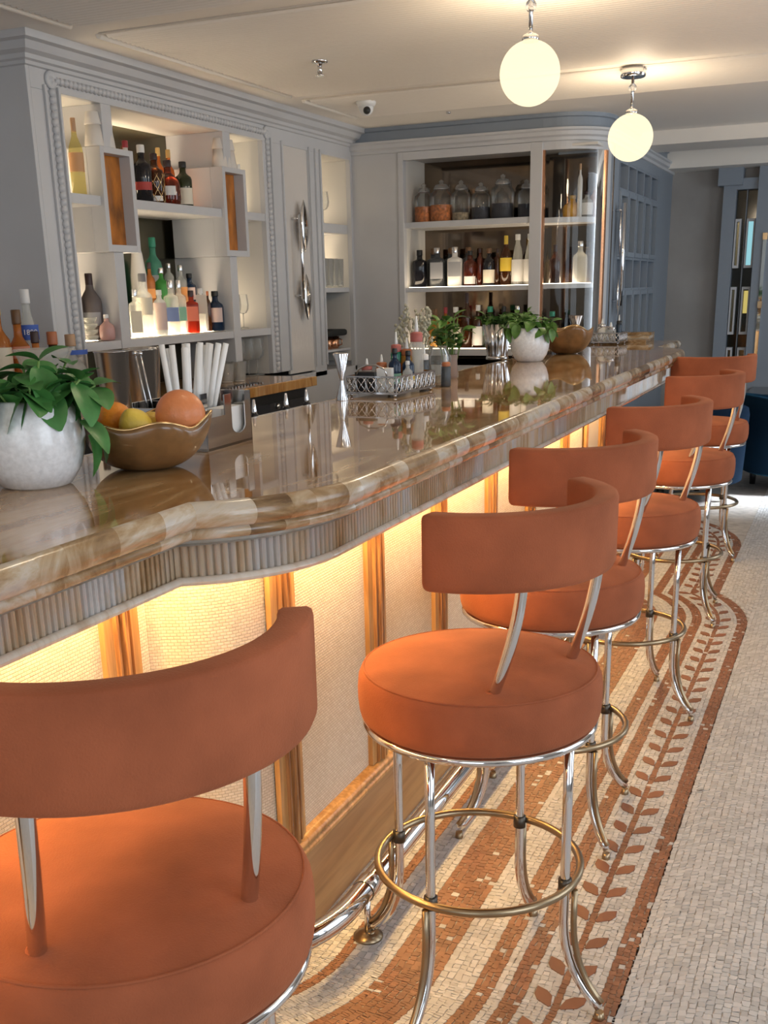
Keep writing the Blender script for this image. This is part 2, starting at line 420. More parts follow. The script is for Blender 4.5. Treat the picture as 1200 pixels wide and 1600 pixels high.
for o0, o1, kd in cols:
    sh = rg.random()
    for i in range(len(rows)-1):
        if rows[i][0] != rows[i+1][0]:
            r0 = rows[i]; r1 = (rows[i][0], 1.0)
        else: r0, r1 = rows[i], rows[i+1]
        dt = (r1[1]-r0[1])*sh*.8
        a0 = (r0[0], min(1, r0[1]+dt)) if r0[1] > 0 else r0; a1 = (r1[0], min(1, r1[1]+dt)) if rows[i][0] == rows[i+1][0] else r1
        if a1[1]-a0[1] < 1e-6: continue
        k2 = kd
        if kd == 'r' and o1-o0 > .01 and rg.random() < .03: k2 = 'w'
        quad(bp(o0, a0), bp(o1, a0), bp(o1, a1), bp(o0, a1), k2)
# field: fan pattern of arcs
WF = .46; px_ = .0165
for j in range(-40, 560):
    for i in range(int(1.5/px_)):
        def fp(ii, jj):
            x = .56 + ii*px_; xl = ((x-.73) % WF) - WF/2
            return (x, .35 + jj*px_ + .8*math.sqrt(max(0, (.62*WF)**2 - xl*xl)))
        odd = .5*(i % 2)*.9
        a, b, c, d = fp(i, j+odd), fp(i+1, j+odd), fp(i+1, j+1+odd), fp(i, j+1+odd)
        if abs(b[1]-a[1]) > .06: continue
        if a[1] < .5 or a[1] > 9.2: continue
        m_ = ((a[0]+c[0])/2, (a[1]+c[1])/2)
        if off(*m_) < .733: continue
        quad(a, b, c, d, 'w')
def tile_mesh(name, qs, mat):
    n = len(qs); q = np.array(qs, dtype=np.float64)
    v = np.zeros((n, 8, 3)); v[:, :4, :2] = q; v[:, 4:, :2] = q
    v[:, :4, 2] = -.001; v[:, 4:, 2] = .0018
    base = (np.arange(n)*8)[:, None, None]
    ff = np.array([[4,5,6,7],[0,1,5,4],[1,2,6,5],[2,3,7,6],[3,0,4,7]])[None] + base
    me = bpy.data.meshes.new(name); me.from_pydata(v.reshape(-1,3), [], ff.reshape(-1,4).tolist()); me.update()
    at = me.attributes.new('tint', 'FLOAT', 'FACE'); rr = np.repeat(np.random.RandomState(5).rand(n), 5); at.data.foreach_set('value', rr.astype(np.float32))
    o = bpy.data.objects.new(name, me); COL.objects.link(o); me.materials.append(mat); o.parent = floor
    return o
def camdist(q): return (q[0][0]-1.039)**2 + (q[0][1])**2
def inview(q):
    x, y = q[0]; d = Vector((x-1.039, y, -1.4)); z = d.dot(Vector(_f)); 
    u = 592 + 1683.8*d.dot(Vector(_r))/z; v = 988.5 - 1683.8*d.dot(Vector(_u))/z
    return z > 0 and 480 < u < 1195 and v < 1595
for k, mt in (('w', WHITET), ('r', REDT)):
    qs = sorted(tiles[k], key=camdist); near = [q for q in qs if inview(q)][:150]; ids = set(id(q) for q in near)
    for q in near: tile_mesh('tessera', [q], mt)
    stuff(tile_mesh('mosaic_tesserae', [q for q in qs if id(q) not in ids], mt))
# leaf inlays in pairs along the stem
lf = [(0,.003),(.012,.009),(.028,.017),(.048,.015),(.070,0),(.050,-.014),(.030,-.017),(.012,-.008),(0,-.003)]
lmesh = None
stem = [(x, y, nx, ny) for x, y, nx, ny in bar_path(.608, y0=.6, y1=6.1, endarc=True, step=.02, na=40)]
acc = 0; last = None; leafn = 0
for x, y, nx, ny in stem:
    if last: acc += math.hypot(x-last[0], y-last[1])
    last_ = last; last = (x, y)
    if last_ is None: continue
# resample by arc length
pl = [Vector((x, y, 0)) for x, y, _, _ in stem]; L_ = [0]
for i in range(1, len(pl)): L_.append(L_[-1] + (pl[i]-pl[i-1]).length)
s_ = .03
while s_ < L_[-1]:
    i = max(1, next(k for k in range(len(L_)) if L_[k] >= s_)); t = (s_-L_[i-1])/max(1e-9, L_[i]-L_[i-1])
    p = pl[i-1].lerp(pl[i], t); tg = (pl[i]-pl[i-1]).normalized(); ang = math.atan2(tg.y, tg.x)
    for sd in (-1, 1):
        if lmesh is None:
            o = MB().prism(lf, 0, .003).build('leaf_inlay', LEAFT, floor); lmesh = o.data
        else:
            o = bpy.data.objects.new('leaf_inlay', lmesh); COL.objects.link(o); o.parent = floor
        o.rotation_euler = (0, 0, ang + sd*math.radians(35) + rg.uniform(-.08,.08)); o.location = (p.x - tg.y*sd*.011, p.y + tg.x*sd*.011, .0005)
    s_ += .113

# ------------------------------------------------------------------ bar front (base)
base = thing('bar_panelling', 'long bar panelling of woven cane between oak stiles, lit from above', 'panelling')
def strip(prof, y0, y1, name, mat, par):  # straight piece along y at fixed offset profile (x, z)
    mb = MB(); mb.sweep([[(x, y0, z) for x, z in prof], [(x, y1, z) for x, z in prof]], False); return mb.build(name, mat, par)
kw = dict(y0=-.3, y1=6.1, step=.5)
sweep_path(MB(), [(.02,0),(.02,.205)], **kw).build('plinth', PLINTH, base)
sweep_path(MB(), [(.02,.205),(.030,.209),(.030,.219),(.022,.222),(.026,.226),(.026,.236),(.012,.243),(.0,.246)], **kw).build('base_moulding', OAK, base)
# woven panels and stiles by arc parameter: list of breakpoints on the face
def face_pt(s):
    """s: arc position on the face line, main front starts at s=0 at y=YN"""
    th = math.acos((0-SET-CXB)/RB); al = RB*th
    if s < -al: return (-SET, YN-RB*math.sin(th)+(s+al), 1, 0)
    if s < 0: a = s/RB; return (CXB+RB*math.cos(a), YN+RB*math.sin(a), math.cos(a), math.sin(a))
    Lm = YF-YN
    if s < Lm: return (0, YN+s, 1, 0)
    s -= Lm
    if s < al: a = s/RB; return (CXB+RB*math.cos(a), YF+RB*math.sin(a), math.cos(a), math.sin(a))
    return (-SET, YF+RB*math.sin(th)+(s-al), 1, 0)
AL = RB*math.acos((0-SET-CXB)/RB)
st = [-AL-1.37, -AL-.87, -.385, .016, .497, .961, 1.446, 1.92, 2.417, 2.80, 3.09, 3.56, 4.02]
def ribbon(s0, s1, prof, name, mat, uv=False):
    n = max(1, int(abs(s1-s0)/.04)); cols_ = []
    mb = MB(); rows_ = []
    for o, z in prof:
        r = []
        for i in range(n+1):
            s = s0+(s1-s0)*i/n; x, y, nx, ny = face_pt(s); r.append((x+nx*o, y+ny*o, z))
        rows_.append(r)
    mb.sweep(rows_, False); ob = mb.build(name, mat, base, fix=False)
    if uv:
        me = ob.data; ul = me.uv_layers.new(name='uv')
        for lp in me.loops:
            vi = lp.vertex_index; i = vi % (n+1); ul.data[lp.index].uv = (s0+(s1-s0)*i/n, me.vertices[vi].co.z)
    return ob
SWH = .052
for i in range(len(st)-1):
    ribbon(st[i]+SWH-.004, st[i+1]-SWH+.004, [(0,.24),(0,.985)], 'woven_panel', WEAVE, True)
for s in st:
    mb = MB(); prof = [(-.052,.0),(-.052,.012),(-.026,.012),(-.024,.020),(-.018,.020),(-.015,.013),(-.008,.013),(-.004,.024),(.004,.024),(.008,.013),(.015,.013),(.018,.020),(.024,.020),(.026,.012),(.052,.012),(.052,0)]
    x, y, nx, ny = face_pt(s)
    rr = [[(x+nx*o-ny*w, y+ny*o+nx*w, z) for w, o in prof] for z in (.246, .985)]
    so = mb.sweep(rr, False).build('stile', OAK, base)
    mb = MB(); prof = [(-.026,.0125),(-.024,.0205),(-.018,.0205),(-.015,.0135),(-.008,.0135),(-.004,.0245),(.004,.0245),(.008,.0135),(.015,.0135),(.018,.0205),(.024,.0205),(.026,.0125)]
    rr = [[(x+nx*o-ny*w, y+ny*o+nx*w, z) for w, o in prof] for z in (.247, .984)]
    mb.sweep(rr, False).build('reeded_fillet', OAKD, so)
MB().box(-.465, -.20, -.3, 6.1, 0, .90).build('carcass', BLACK, base)
# led strip
sweep_path(MB(), [(.088,.978),(.10,.978)], y0=-.3, y1=6.0).build('led_strip', LEDS, base)

# foot rail
fr = thing('foot_rail', 'polished chrome foot rail running along the bar plinth', 'rail')
rp = [(x, y, .13) for x, y, _, _ in bar_path(.152, y0=.3, y1=6.1, step=.2)]
MB().tube(rp, .025, 14).build('rail_tube', CHROME, fr)
for yy in (1.93, 3.05, 4.2):
    m_ = MB(); m_.tube([(.152,yy,.0),(.152,yy,.11)], .008, 8); b_ = m_.build('rail_post', CHROME, fr)
    MB().lathe([(.034,0),(.034,.006),(.02,.012),(.009,.016)], 18, (.152,yy,.001)).build('floor_flange', BRASS, b_)
    MB().lathe([(.0265,-.022),(.028,-.018),(.028,.018),(.0265,.022)], 16, (0,0,0), closed=False, m=Matrix.Translation((.152,yy,.13)) @ Matrix.Rotation(PI/2,4,'X')).build('rail_collar', CHROME, fr)

# ------------------------------------------------------------------ bar counter
ct = thing('bar_counter', 'long polished brown onyx bar counter with bullnose and fluted apron', 'counter')
CT = dict(y0=-.3, yf=5.95, y1=7.03, step=.2, na=16)
ZT = 1.065; XBK = -.50
edge = bar_path(.194, **CT)
def xbk(y): return XBK if y < 6.68 else -.405
MB().sweep([[(xbk(y), y, ZT) for x, y, _, _ in edge], [(x, y, ZT) for x, y, _, _ in edge]], False).build('countertop', TOP, ct)
MB().sweep([[(xbk(y), y, .985) for x, y, _, _ in edge], [(x-.03, y, .985) for x, y, _, _ in edge]], False).build('soffit', BEAD, ct)
# bullnose in blocks of stone
npf = [(.194 + .022*math.sin(a), 1.041 + .024*math.cos(a)) for a in [PI*i/10*.84 for i in range(11)]]
npf += [(.186 + .012*math.cos(a), 1.0085 + .0115*math.sin(a)) for a in [PI/2*.75 - PI*.85*i/6 for i in range(7)]] + [(.165,.9965)]
i0 = 0; n_e = len(edge); blk = random.Random(11)
paths = [bar_path(o, **dict(CT, step=.03, na=22, n_near=60, n_far=26)) for o, z in npf]; n_e = len(paths[0]); i0 = 0
while i0 < n_e-1:
    x, y = paths[0][i0][:2]; d = 0; j = i0; want = blk.uniform(.045, .12)
    while j < n_e-1 and d < want and not (j == 60 and j > i0):
        j += 1; d += math.hypot(paths[0][j][0]-paths[0][j-1][0], paths[0][j][1]-paths[0][j-1][1])
    rr = []
    for (o, z), pa in zip(npf, paths): rr.append([(pa[k][0], pa[k][1], z) for k in range(i0, j+1)])
    MB().sweep(rr).build('edge_block', NOSE, ct); i0 = j
def bead(o, z, r, name, mat, n=8):
    pr = [(o + r*math.cos(a), z + r*math.sin(a)) for a in [2*PI*i/n for i in range(n+1)]]
    sweep_path(MB(), pr, **CT).build(name, mat, ct)
bead(.152, .990, .0075, 'upper_bead', BEAD)
bead(.146, .914, .0085, 'lower_bead', BEAD)
# flutes: half round reeds standing on the apron
fl = MB(); ppath = bar_path(.138, **dict(CT, step=.02, na=24)); Lp = [0]
for i in range(1, len(ppath)): Lp.append(Lp[-1] + math.hypot(ppath[i][0]-ppath[i-1][0], ppath[i][1]-ppath[i-1][1]))
def at_len(s):
    lo = np.searchsorted(Lp, s); lo = min(max(1, lo), len(Lp)-1); t = (s-Lp[lo-1])/max(1e-9, Lp[lo]-Lp[lo-1]); a, b = ppath[lo-1], ppath[lo]
    return [a[k]+(b[k]-a[k])*t for k in range(4)]
lines = []; s = 0; pitch = .0145
while s < Lp[-1]-pitch:
    for k in range(5):
        x, y, nx, ny = at_len(s + pitch*k/5); h = .0065*math.sin(PI*k/5)**.6 if k else 0
        lines.append((x+nx*h, y+ny*h))
    s += pitch
fl.sweep([[(x, y, z) for x, y in lines] for z in (.915, .985)], True)
fl.build('fluted_apron', FLUTE, ct, shade=False)
sweep_path(MB(), [(.125,.985),(.125,.908),(.146,.908)], **CT).build('apron_back', BEAD, ct)
MB().box(XBK-.03, XBK, -.3, 6.68, .99, ZT-.003).build('rear_edge', NOSE, ct)
MB().box(XBK-.10, XBK-.03, 1.2, 3.2, 1.03, 1.048).build('steel_channel', STEEL, ct)
MB().box(-.405, -.06, 7.0, 7.03, .985, ZT-.002).build('end_block', NOSE, ct)
# wall-side lip: a shallow stack of onyx steps at the far end
for k in range(3): MB().box(-.40, -.12, 6.74+.09*k, 7.03, ZT-.001+.018*k, ZT+.017+.018*k).build('end_step', NOSE, ct, bevel=.003)
# rear body under the counter (working side)
MB().box(-.49, -.465, -.3, 6.65, 0, .98).build('rear_panel', P('rear_steel', (.5,.5,.5), .3, .6), base)

# ------------------------------------------------------------------ bar stools
def make_stool(label, loc, rz):
    t = thing('bar_stool', label, 'bar stool', loc, rz, 'orange velvet bar stools along the bar')
    R = .235
    prof = [(.200,.605),(.222,.606),(.231,.613),(.2345,.625),(.2365,.645),(.2365,.670),(.2345,.690),(.2295,.702),(.2235,.7075),(.219,.708),(.20,.7125),(.15,.7185),(.08,.722),(0.0001,.723)]
    MB().lathe(prof, 64).build('seat', VELVET, t)
    seam = [(.2245*math.cos(2*PI*i/64), .2245*math.sin(2*PI*i/64), .7065) for i in range(64)]
    MB().tube(seam,   .0022, 6, closed=True).build('seam_piping', VELVET, t)
    ring = [(.222*math.cos(2*PI*i/64), .222*math.sin(2*PI*i/64), .598) for i in range(64)]
    MB().tube(ring, .0085, 10, closed=True).build('seat_ring', CHROME, t)
    MB().box(-.20,.20,-.012,.012,.596,.604).box(-.012,.012,-.20,.20,.596,.604).build('seat_support', DARKM, t)
    # backrest: curved padded band, its back towards +x
    H = math.radians(73); z0, z1 = .912, 1.045; ro, ri = .25, .207; rows_ = []
    sec = [(ri+.006,z0),(ro-.012,z0),(ro-.004,z0+.005),(ro,z0+.014),(ro,z1-.008),(ro-.0015,z1-.0025),(ro-.006,z1),(ri+.006,z1),(ri+.0015,z1-.0025),(ri,z1-.008),(ri,z0+.014),(ri+.002,z0+.005)]
    n = 44; cx_, cz_ = (ro+ri)/2, (z0+z1)/2
    for i in range(-2, n+3):
        if i < 0 or i > n:
            k = (-i if i < 0 else i-n); sc = (.93, .80)[k-1]; a = (-H if i < 0 else H); ex = (.006, .009)[k-1]*(1 if i > n else -1)/.23
            rows_.append([((cx_+(r-cx_)*sc)*math.cos(a+ex), (cx_+(r-cx_)*sc)*math.sin(a+ex), cz_+(z-cz_)*(.985,.95)[k-1]) for r, z in sec])
        else:
            a = -H+2*H*i/n; rows_.append([(r*math.cos(a), r*math.sin(a), z) for r, z in sec])
    rows_ = sorted(rows_, key=lambda r: math.atan2(r[3][1], r[3][0]))
    mb = MB().sweep(rows_, True, close=True); k = len(sec)
    mb.f.append(tuple(range(k))); mb.sm.append(False); b_ = len(mb.v)-k; mb.f.append(tuple(b_+i for i in reversed(range(k)))); mb.sm.append(False)
    mb.build('backrest', VELVET, t)
    for sgn in (-1, 1):
        pts = []
        for i in range(13):
            u = i/12; pts.append((.124+.060*math.sin(u*PI/2), sgn*(.122-.003*u), .700+.245*u))
        p_ = MB().tube(pts, .0105, 12).build('back_post', CHROME, t)
        MB().lathe([(.0105,0),(.0145,.001),(.0125,.004),(.0105,.0045)], 14, (pts[0][0]+.0, pts[0][1], .7115), closed=False).build('post_collar', PIPING, p_)
    RA = .155
    # four legs, each a pair of tubes curving outwards to a foot
    for q in range(4):
        a = math.radians(10+90*q); lr = .192
        def pt(r, z, tng=0): return (r*math.cos(a)-tng*math.sin(a), r*math.sin(a)+tng*math.cos(a), z)
        out = [pt(lr, .600), pt(lr, .45), pt(lr, .30), pt(lr, .20)]
        for i in range(1, 9): u = i/8*math.radians(62); out.append(pt(lr+RA*(1-math.cos(u)), .20-.205*math.sin(u)*.98/math.sin(math.radians(62))*.86))
        lg = MB().tube(out, .0095, 10).build('leg', CHROME, t)
        inn = [pt(lr+.021, .275), pt(lr+.021, .205)]
        for i in range(1, 9): u = i/8*math.radians(62); inn.append(pt(lr+.021+RA*.8*(1-math.cos(u)), .205-.165*math.sin(u)/math.sin(math.radians(62))))
        MB().tube(inn, .0065, 8).build('leg_rib', BRASS, lg)
        f = out[-1]; MB().lathe([(.010,0),(.011,.003),(.009,.018)], 12, (f[0], f[1], .0)).build('foot_pad', BRASS, lg)
        MB().lathe([(.0098,.0),(.0135,.001),(.0135,.026),(.0098,.027)], 14, (pt(lr,0)[0], pt(lr,0)[1], .268), closed=False).build('ring_clamp', DARKM, lg)
    rf = [(.206*math.cos(2*PI*i/64), .206*math.sin(2*PI*i/64), .283) for i in range(64)]
    MB().tube(rf, .0085, 10, closed=True).build('foot_ring', BRASS, t)
    return t
ST = [(.262,.966,-42.4,-30,'orange velvet bar stool nearest the white basil pot, cut off by the frame'),
      (.428,1.882,-20,-10,'orange velvet bar stool with its whole foot ring and chrome legs in view'),
      (.372,2.650,-25.6,-41,'orange velvet bar stool just behind the fully visible one, seat half hidden'),
      (.392,3.570,-22.5,-19,'fourth orange velvet bar stool, two behind the fully visible one'),
      (.383,4.739,-22.5,-40,'second orange velvet bar stool from the far end, in front of the turned one'),
      (.330,5.935,-51.5,-36,'orange velvet bar stool farthest away, at the far end by blue seats')]
def turn(root, seat, legs):     # the seat swivels on its legs
    for c in root.children:
        if c.name.split('.')[0] == 'leg': c.rotation_euler = (0, 0, math.radians(legs-seat-10))
s0_ = make_stool(ST[0][4], (ST[0][0], ST[0][1], 0), math.radians(ST[0][2]))
for x, y, a, l_, lb in ST[1:]: turn(dup(s0_, (x, y, 0), math.radians(a), lb), a, l_)
turn(s0_, ST[0][2], ST[0][3])
# ------------------------------------------------------------------ back bar along the left wall
XF, XK, YL, YW = -2.0, -2.34, 3.72, 6.71
def cornice(profile, pts, name, mat, par=None):
    # pts: list of (x, y, nx, ny) ; profile (d, z)
    mb = MB(); mb.sweep([[(x+nx*d, y+ny*d, z) for x, y, nx, ny in pts] for d, z in profile], False)
    return mb.build(name, mat, par)
bb = thing('back_bar', 'tall grey painted back bar with lit open niches and ribbon moulding', 'back bar')
def bpart(name, mat, *boxes, par=None, bevel=.002):
    mb = MB()
    for b_ in boxes: mb.box(*b_)
    return mb.build(name, mat, par or bb, bevel=bevel)
bpart('fascia', PAINT, (XF-.03,XF,YL,YW,2.18,2.355))
bpart('stile', PAINT, (XF-.03,XF,YL,3.88,.962,2.18))
bpart('stile', PAINT, (XF-.03,XF,5.555,5.77,.962,2.18))
bpart('stile', PAINT, (XF-.03,XF,6.09,6.25,.90,2.18))
bpart('stile', PAINT, (XF-.03,XF,6.68,YW,.90,2.18))
bpart('side_panel', PAINT, (-2.45,XF,YL-.02,YL,0,2.355))
bpart('side_panel', PAINTIN, (XK,XF-.03,3.86,3.88,.96,2.18))
bpart('side_panel', PAINTIN, (XK,XF-.03,5.555,5.575,.96,2.18))
bpart('side_panel', PAINTIN, (XK,XF-.03,6.23,6.25,.96,2.18))
bpart('side_panel', PAINTIN, (XK,XF-.03,6.68,6.70,.96,2.18))
bpart('niche_ceiling', PAINTIN, (XK,XF-.03,3.86,5.575,2.18,2.20))
bpart('niche_ceiling', PAINTIN, (XK,XF-.03,6.23,6.70,2.18,2.20))
bpart('back_mirror', OLIVE, (XK-.02,XK,3.86,5.575,.96,2.2), bevel=0)
bpart('back_mirror', OLIVE, (XK-.02,XK,6.23,6.70,.96,2.2), bevel=0)
for z0, z1 in ((1.773,1.813),(1.175,1.212)):
    for a, b in (((3.88,4.105),(4.343,5.102),(5.336,5.555)) if z0 > 1.5 else ((3.88,4.155),(4.225,5.145),(5.215,5.555))): bpart('shelf', PAINT, (XK,XF-.005,a,b,z0,z1))
for z0, z1 in ((1.745,1.80),(1.393,1.422),(1.03,1.045)): bpart('shelf', PAINT, (XK,XF-.03,6.25,6.68,z0,z1))
for d_ in ((XK,XF,4.155,4.225,1.175,1.586), (XK,XF,4.155,4.225,2.01,2.18), (XK,XF,5.145,5.215,.962,1.585), (XK,XF,5.145,5.215,2.014,2.18)): bpart('divider', PAINT, d_)
# light panels sunk in the shelves
for a, b in ((3.90,4.14),(4.24,5.13),(5.23,5.54)):
    bpart('light_panel', LEDW, (XK+.02,XF-.12 if a < 5 else XK+.07,a,b,1.212,1.2145), bevel=0)
bpart('light_panel', LEDW, (XK+.02,XK+.10,4.40,5.05,1.813,1.816), bevel=0)
bpart('light_panel', LEDW, (XK+.02,XK+.12,3.90,4.10,1.813,1.816), bevel=0); bpart('light_panel', LEDW, (XK+.02,XK+.12,5.34,5.54,1.813,1.816), bevel=0)
bpart('light_panel', LEDW, (XK+.02,XK+.10,6.27,6.66,1.422,1.425), bevel=0)
bpart('light_panel', LEDW, (XK+.02,XK+.06,6.27,6.66,1.80,1.803), bevel=0)
# two framed display boxes hung on the dividers
for y0, y1, za, zb in ((4.105,4.343,1.586,2.010),(5.102,5.336,1.585,2.014)):
    d = bpart('display_box', PAINT, (XK+.03,XF-.06,y0,y1,za,zb))
    t_ = .027
    MB().box(XF-.06,XF+.012,y0,y0+t_,za,zb).box(XF-.06,XF+.012,y1-t_,y1,za,zb).box(XF-.06,XF+.012,y0+t_,y1-t_,za,za+.03).box(XF-.06,XF+.012,y0+t_,y1-t_,zb-.025,zb).build('box_frame', PAINT, d, bevel=.002)
    MB().box(XF-.058,XF-.045,y0+t_,y1-t_,za+.03,zb-.025).build('amber_pane', AMBER, d)
# ribbon moulding round the open niches: twisted scallops
def ribbon_mould(p0, p1, par):
    mb = MB(); p0, p1 = Vector(p0), Vector(p1); n = int((p1-p0).length/.027); ax = (p1-p0).normalized()
    for i in range(n):
        c = p0.lerp(p1, (i+.5)/n)
        m = Matrix.Translation(c) @ ax.to_track_quat('Z', 'X').to_matrix().to_4x4() @ Matrix.Rotation(.6, 4, 'X') 
        mb.lathe([(.001,-.017),(.012,-.012),(.016,0),(.012,.012),(.001,.017)], 8, closed=False, m=m)
    ob = mb.build('ribbon_moulding', PAINT, par, shade=True); return ob
for y in (3.838, 5.60): ribbon_mould((XF+.004, y, .97), (XF+.004, y, 2.19), bb)
ribbon_mould((XF+.004, 3.86, 2.222), (XF+.004, 5.58, 2.222), bb)
for y in (3.838, 5.60): MB().lathe([(.034,0),(.034,.008),(.028,.014),(.022,.008),(.012,.008),(.008,.016),(.0001,.018)], 20, m=Matrix.Translation((XF,y,2.222)) @ Matrix.Rotation(PI/2,4,'Y')).build('rosette', PAINT, bb)
for y in (3.795, 3.878, 5.64, 5.765, 6.10, 6.18, 6.245): bpart('bead_strip', PAINT, (XF,XF+.012,y-.006,y+.006,.965,2.2))
bpart('door_panel', CREAM, (XF-.02,XF-.006,5.77,6.09,.94,2.185))
CP = [(0,2.255),(.012,2.258),(.016,2.27),(.03,2.275),(.034,2.29),(.06,2.30),(.075,2.325),(.10,2.33),(.104,2.355)]
struct(cornice(CP, [(-2.45,YL-.02,0,-1),(XF,YL-.02,1,-1),(XF,YW,1,0)], 'trim_3', PAINT))
# tall chrome door handle with leaf ends
h = thing('door_handle', 'tall chrome pull with leaf-shaped ends on the cream back bar door', 'handle', (XF, 5.90, 0))
MB().tube([(.045,-.03,1.36),(.05,-.03,1.6),(.045,-.03,1.82)], .011, 12).build('grip', CHROME, h)
for za, zb, sg in ((1.62,1.905,1),(1.24,1.50,1)):
    pr = []
    for i in range(15):
        u = i/14; pr.append((max(.002, .052*math.sin(PI*u)**.8), za+(zb-za)*u))
    m = Matrix.Translation((.035,.045,0)) @ Matrix.Diagonal((.35,1,1,1))
    MB().lathe(pr, 20, closed=False, m=m).build('leaf_end', CHROME, h)
for z in (1.38, 1.80): MB().tube([(-.006,-.03,z),(.045,-.03,z)], .007, 8).build('mount', CHROME, h)

# back counter
bc = thing('back_counter', 'amber streaked stone counter below the back bar niches', 'counter')
MB().box(-2.34, -1.66, 2.6, 5.42, .91, .96).build('counter_slab', AMBER_STONE, bc, bevel=.004)
MB().box(-2.30, -1.70, 2.6, 5.36, .05, .905).build('counter_body', BLACK, bc)
MB().box(-1.695, -1.685, 4.5, 5.34, .30, .86).build('fridge_door', P('fridge_black', (.03,.03,.035), .2), bc)
MB().lathe([(.014,0),(.016,.004),(.012,.012),(.0001,.014)], 14, m=Matrix.Translation((-1.685,5.0,.84)) @ Matrix.Rotation(PI/2,4,'Y')).build('badge', CHROME, bc)
dr = MB()
for i in range(34): dr.box(-1.80,-1.735,3.95+.03*i,3.965+.03*i,.9605,.9655)
drm = dr.build('drip_grate', STEEL); drm['label'] = 'slotted drip mat at the back counter edge by tumblers'; drm['category'] = 'bar mat'
bpart('plinth', PAINT, (XK,XF,5.42,YW,0,.93))

# ------------------------------------------------------------------ far wall with glass cabinet
struct(MB().box(-2.45, -1.65, YW, YW+.04, 0, CZ).box(-1.65, -.766, YW, YW+.04, 2.16, CZ).box(-1.65,-.766,YW,YW+.04,0,.93).build('wall_bar_end', PAINT))
wc = thing('wall_cabinet', 'built-in wall cabinet with mirrored back and a rounded glass corner', 'cabinet')
def wpart(name, mat, *boxes, bevel=.002):
    mb = MB()
    for b_ in boxes: mb.box(*b_)
    return mb.build(name, mat, wc, bevel=bevel)
wpart('frame', PAINT, (-1.683,-1.648,YW-.014,YW+.02,.93,2.205), (-1.648,-.838,YW-.014,YW+.02,2.158,2.205))
wpart('mullion', PAINT, (-.838,-.766,YW-.014,YW+.05,.93,2.205))
wpart('back_mirror', MIRROR, (-1.66,-.42,7.08,7.09,.9,2.2), bevel=0)
wpart('side_panel', PAINTIN, (-1.668,-1.65,YW+.04,7.08,.9,2.2))
wpart('cabinet_top', PAINTIN, (-1.66,-.45,YW+.03,7.08,2.175,2.19))
for z0, z1 in ((1.765,1.80),(1.382,1.41)):
    wpart('shelf', PAINT, (-1.65,-.80,YW+.005,7.08,z0,z1))
wpart('shelf', PAINT, (-1.65,-.80,YW+.005,7.08,.99,1.032))
for z in (1.41, 1.032): wpart('light_panel', LEDW2, (-1.63,-.85,YW+.02,YW+.05,z,z+.0025), (-1.63,-.85,7.03,7.06,z,z+.0025), bevel=0)
CXC, CYC, RC = -.72, 7.01, .295
def arc(r, a0, a1, n=16): return [(CXC+r*math.cos(math.radians(a0+(a1-a0)*i/n)), CYC+r*math.sin(math.radians(a0+(a1-a0)*i/n))) for i in range(n+1)]
pn = [(-.766, YW+.004)] + arc(RC-.006, -90, -14)
wpart('corner_mirror', MIRROR, (-.80,-.435,6.995,7.008,.93,2.16), bevel=0)
MB().sweep([[(x, y, z) for x, y in pn] for z in (.93, 2.16)], True).build('curved_pane', PANE, wc)
fr_ = [(-.766, YW)] + arc(RC, -90, 0); fi = [(-.766, YW+.03)] + arc(RC-.03, -90, 0)
MB().prism(fr_ + fi[::-1], 2.16, CZ).build('curved_frieze', PAINT, wc)
MB().prism(fr_ + fi[::-1], .0, .93).build('curved_base', PAINT, wc)
MB().prism(arc(RC, -14, 0, 4) + arc(RC-.03, -14, 0, 4)[::-1], .93, 2.16).build('corner_post', PAINT, wc)
MB().prism([(-.769,YW-.003),(-.752,YW-.003),(-.752,YW+.02),(-.769,YW+.02)], .93, 2.16).prism(arc(RC+.003,-17,-13,3)+arc(RC-.02,-17,-13,3)[::-1], .93, 2.16).build('copper_edge', COPPER, wc)
for z0, z1 in ((1.76,1.79),(1.385,1.413),(.99,1.03)):
    MB().prism([(-.80,6.994),(-.80,YW+.02),(-.766,YW+.02)] + arc(RC-.02,-90,-3), z0, z1).build('rounded_shelf', PAINT, wc)
MB().prism([(-.80,6.99),(-.80,YW+.06),(-.74,YW+.06),(-.56,6.85),(-.52,6.99)], 1.413, 1.4155).build('light_panel', LEDW2, wc)
# cornice on the far wall, round the corner
wp = [(XF, YW, 0, -1)] + [(-.766, YW, 0, -1)] + [(CXC+RC*math.cos(math.radians(a)), CYC+RC*math.sin(math.radians(a)), math.cos(math.radians(a)), math.sin(math.radians(a))) for a in range(-90, 1, 6)] + [(-.425, 9.35, 1, 0)]
struct(cornice([(0,2.205),(.012,2.208),(.014,2.225),(.03,2.235),(.032,2.255),(.045,2.262),(.045,2.274),(.004,2.278)], wp, 'trim_4', PAINT))
struct(cornice([(.006,2.277),(.006,2.33),(.02,2.335),(.022,2.355)], wp, 'trim_5', PAINTB))
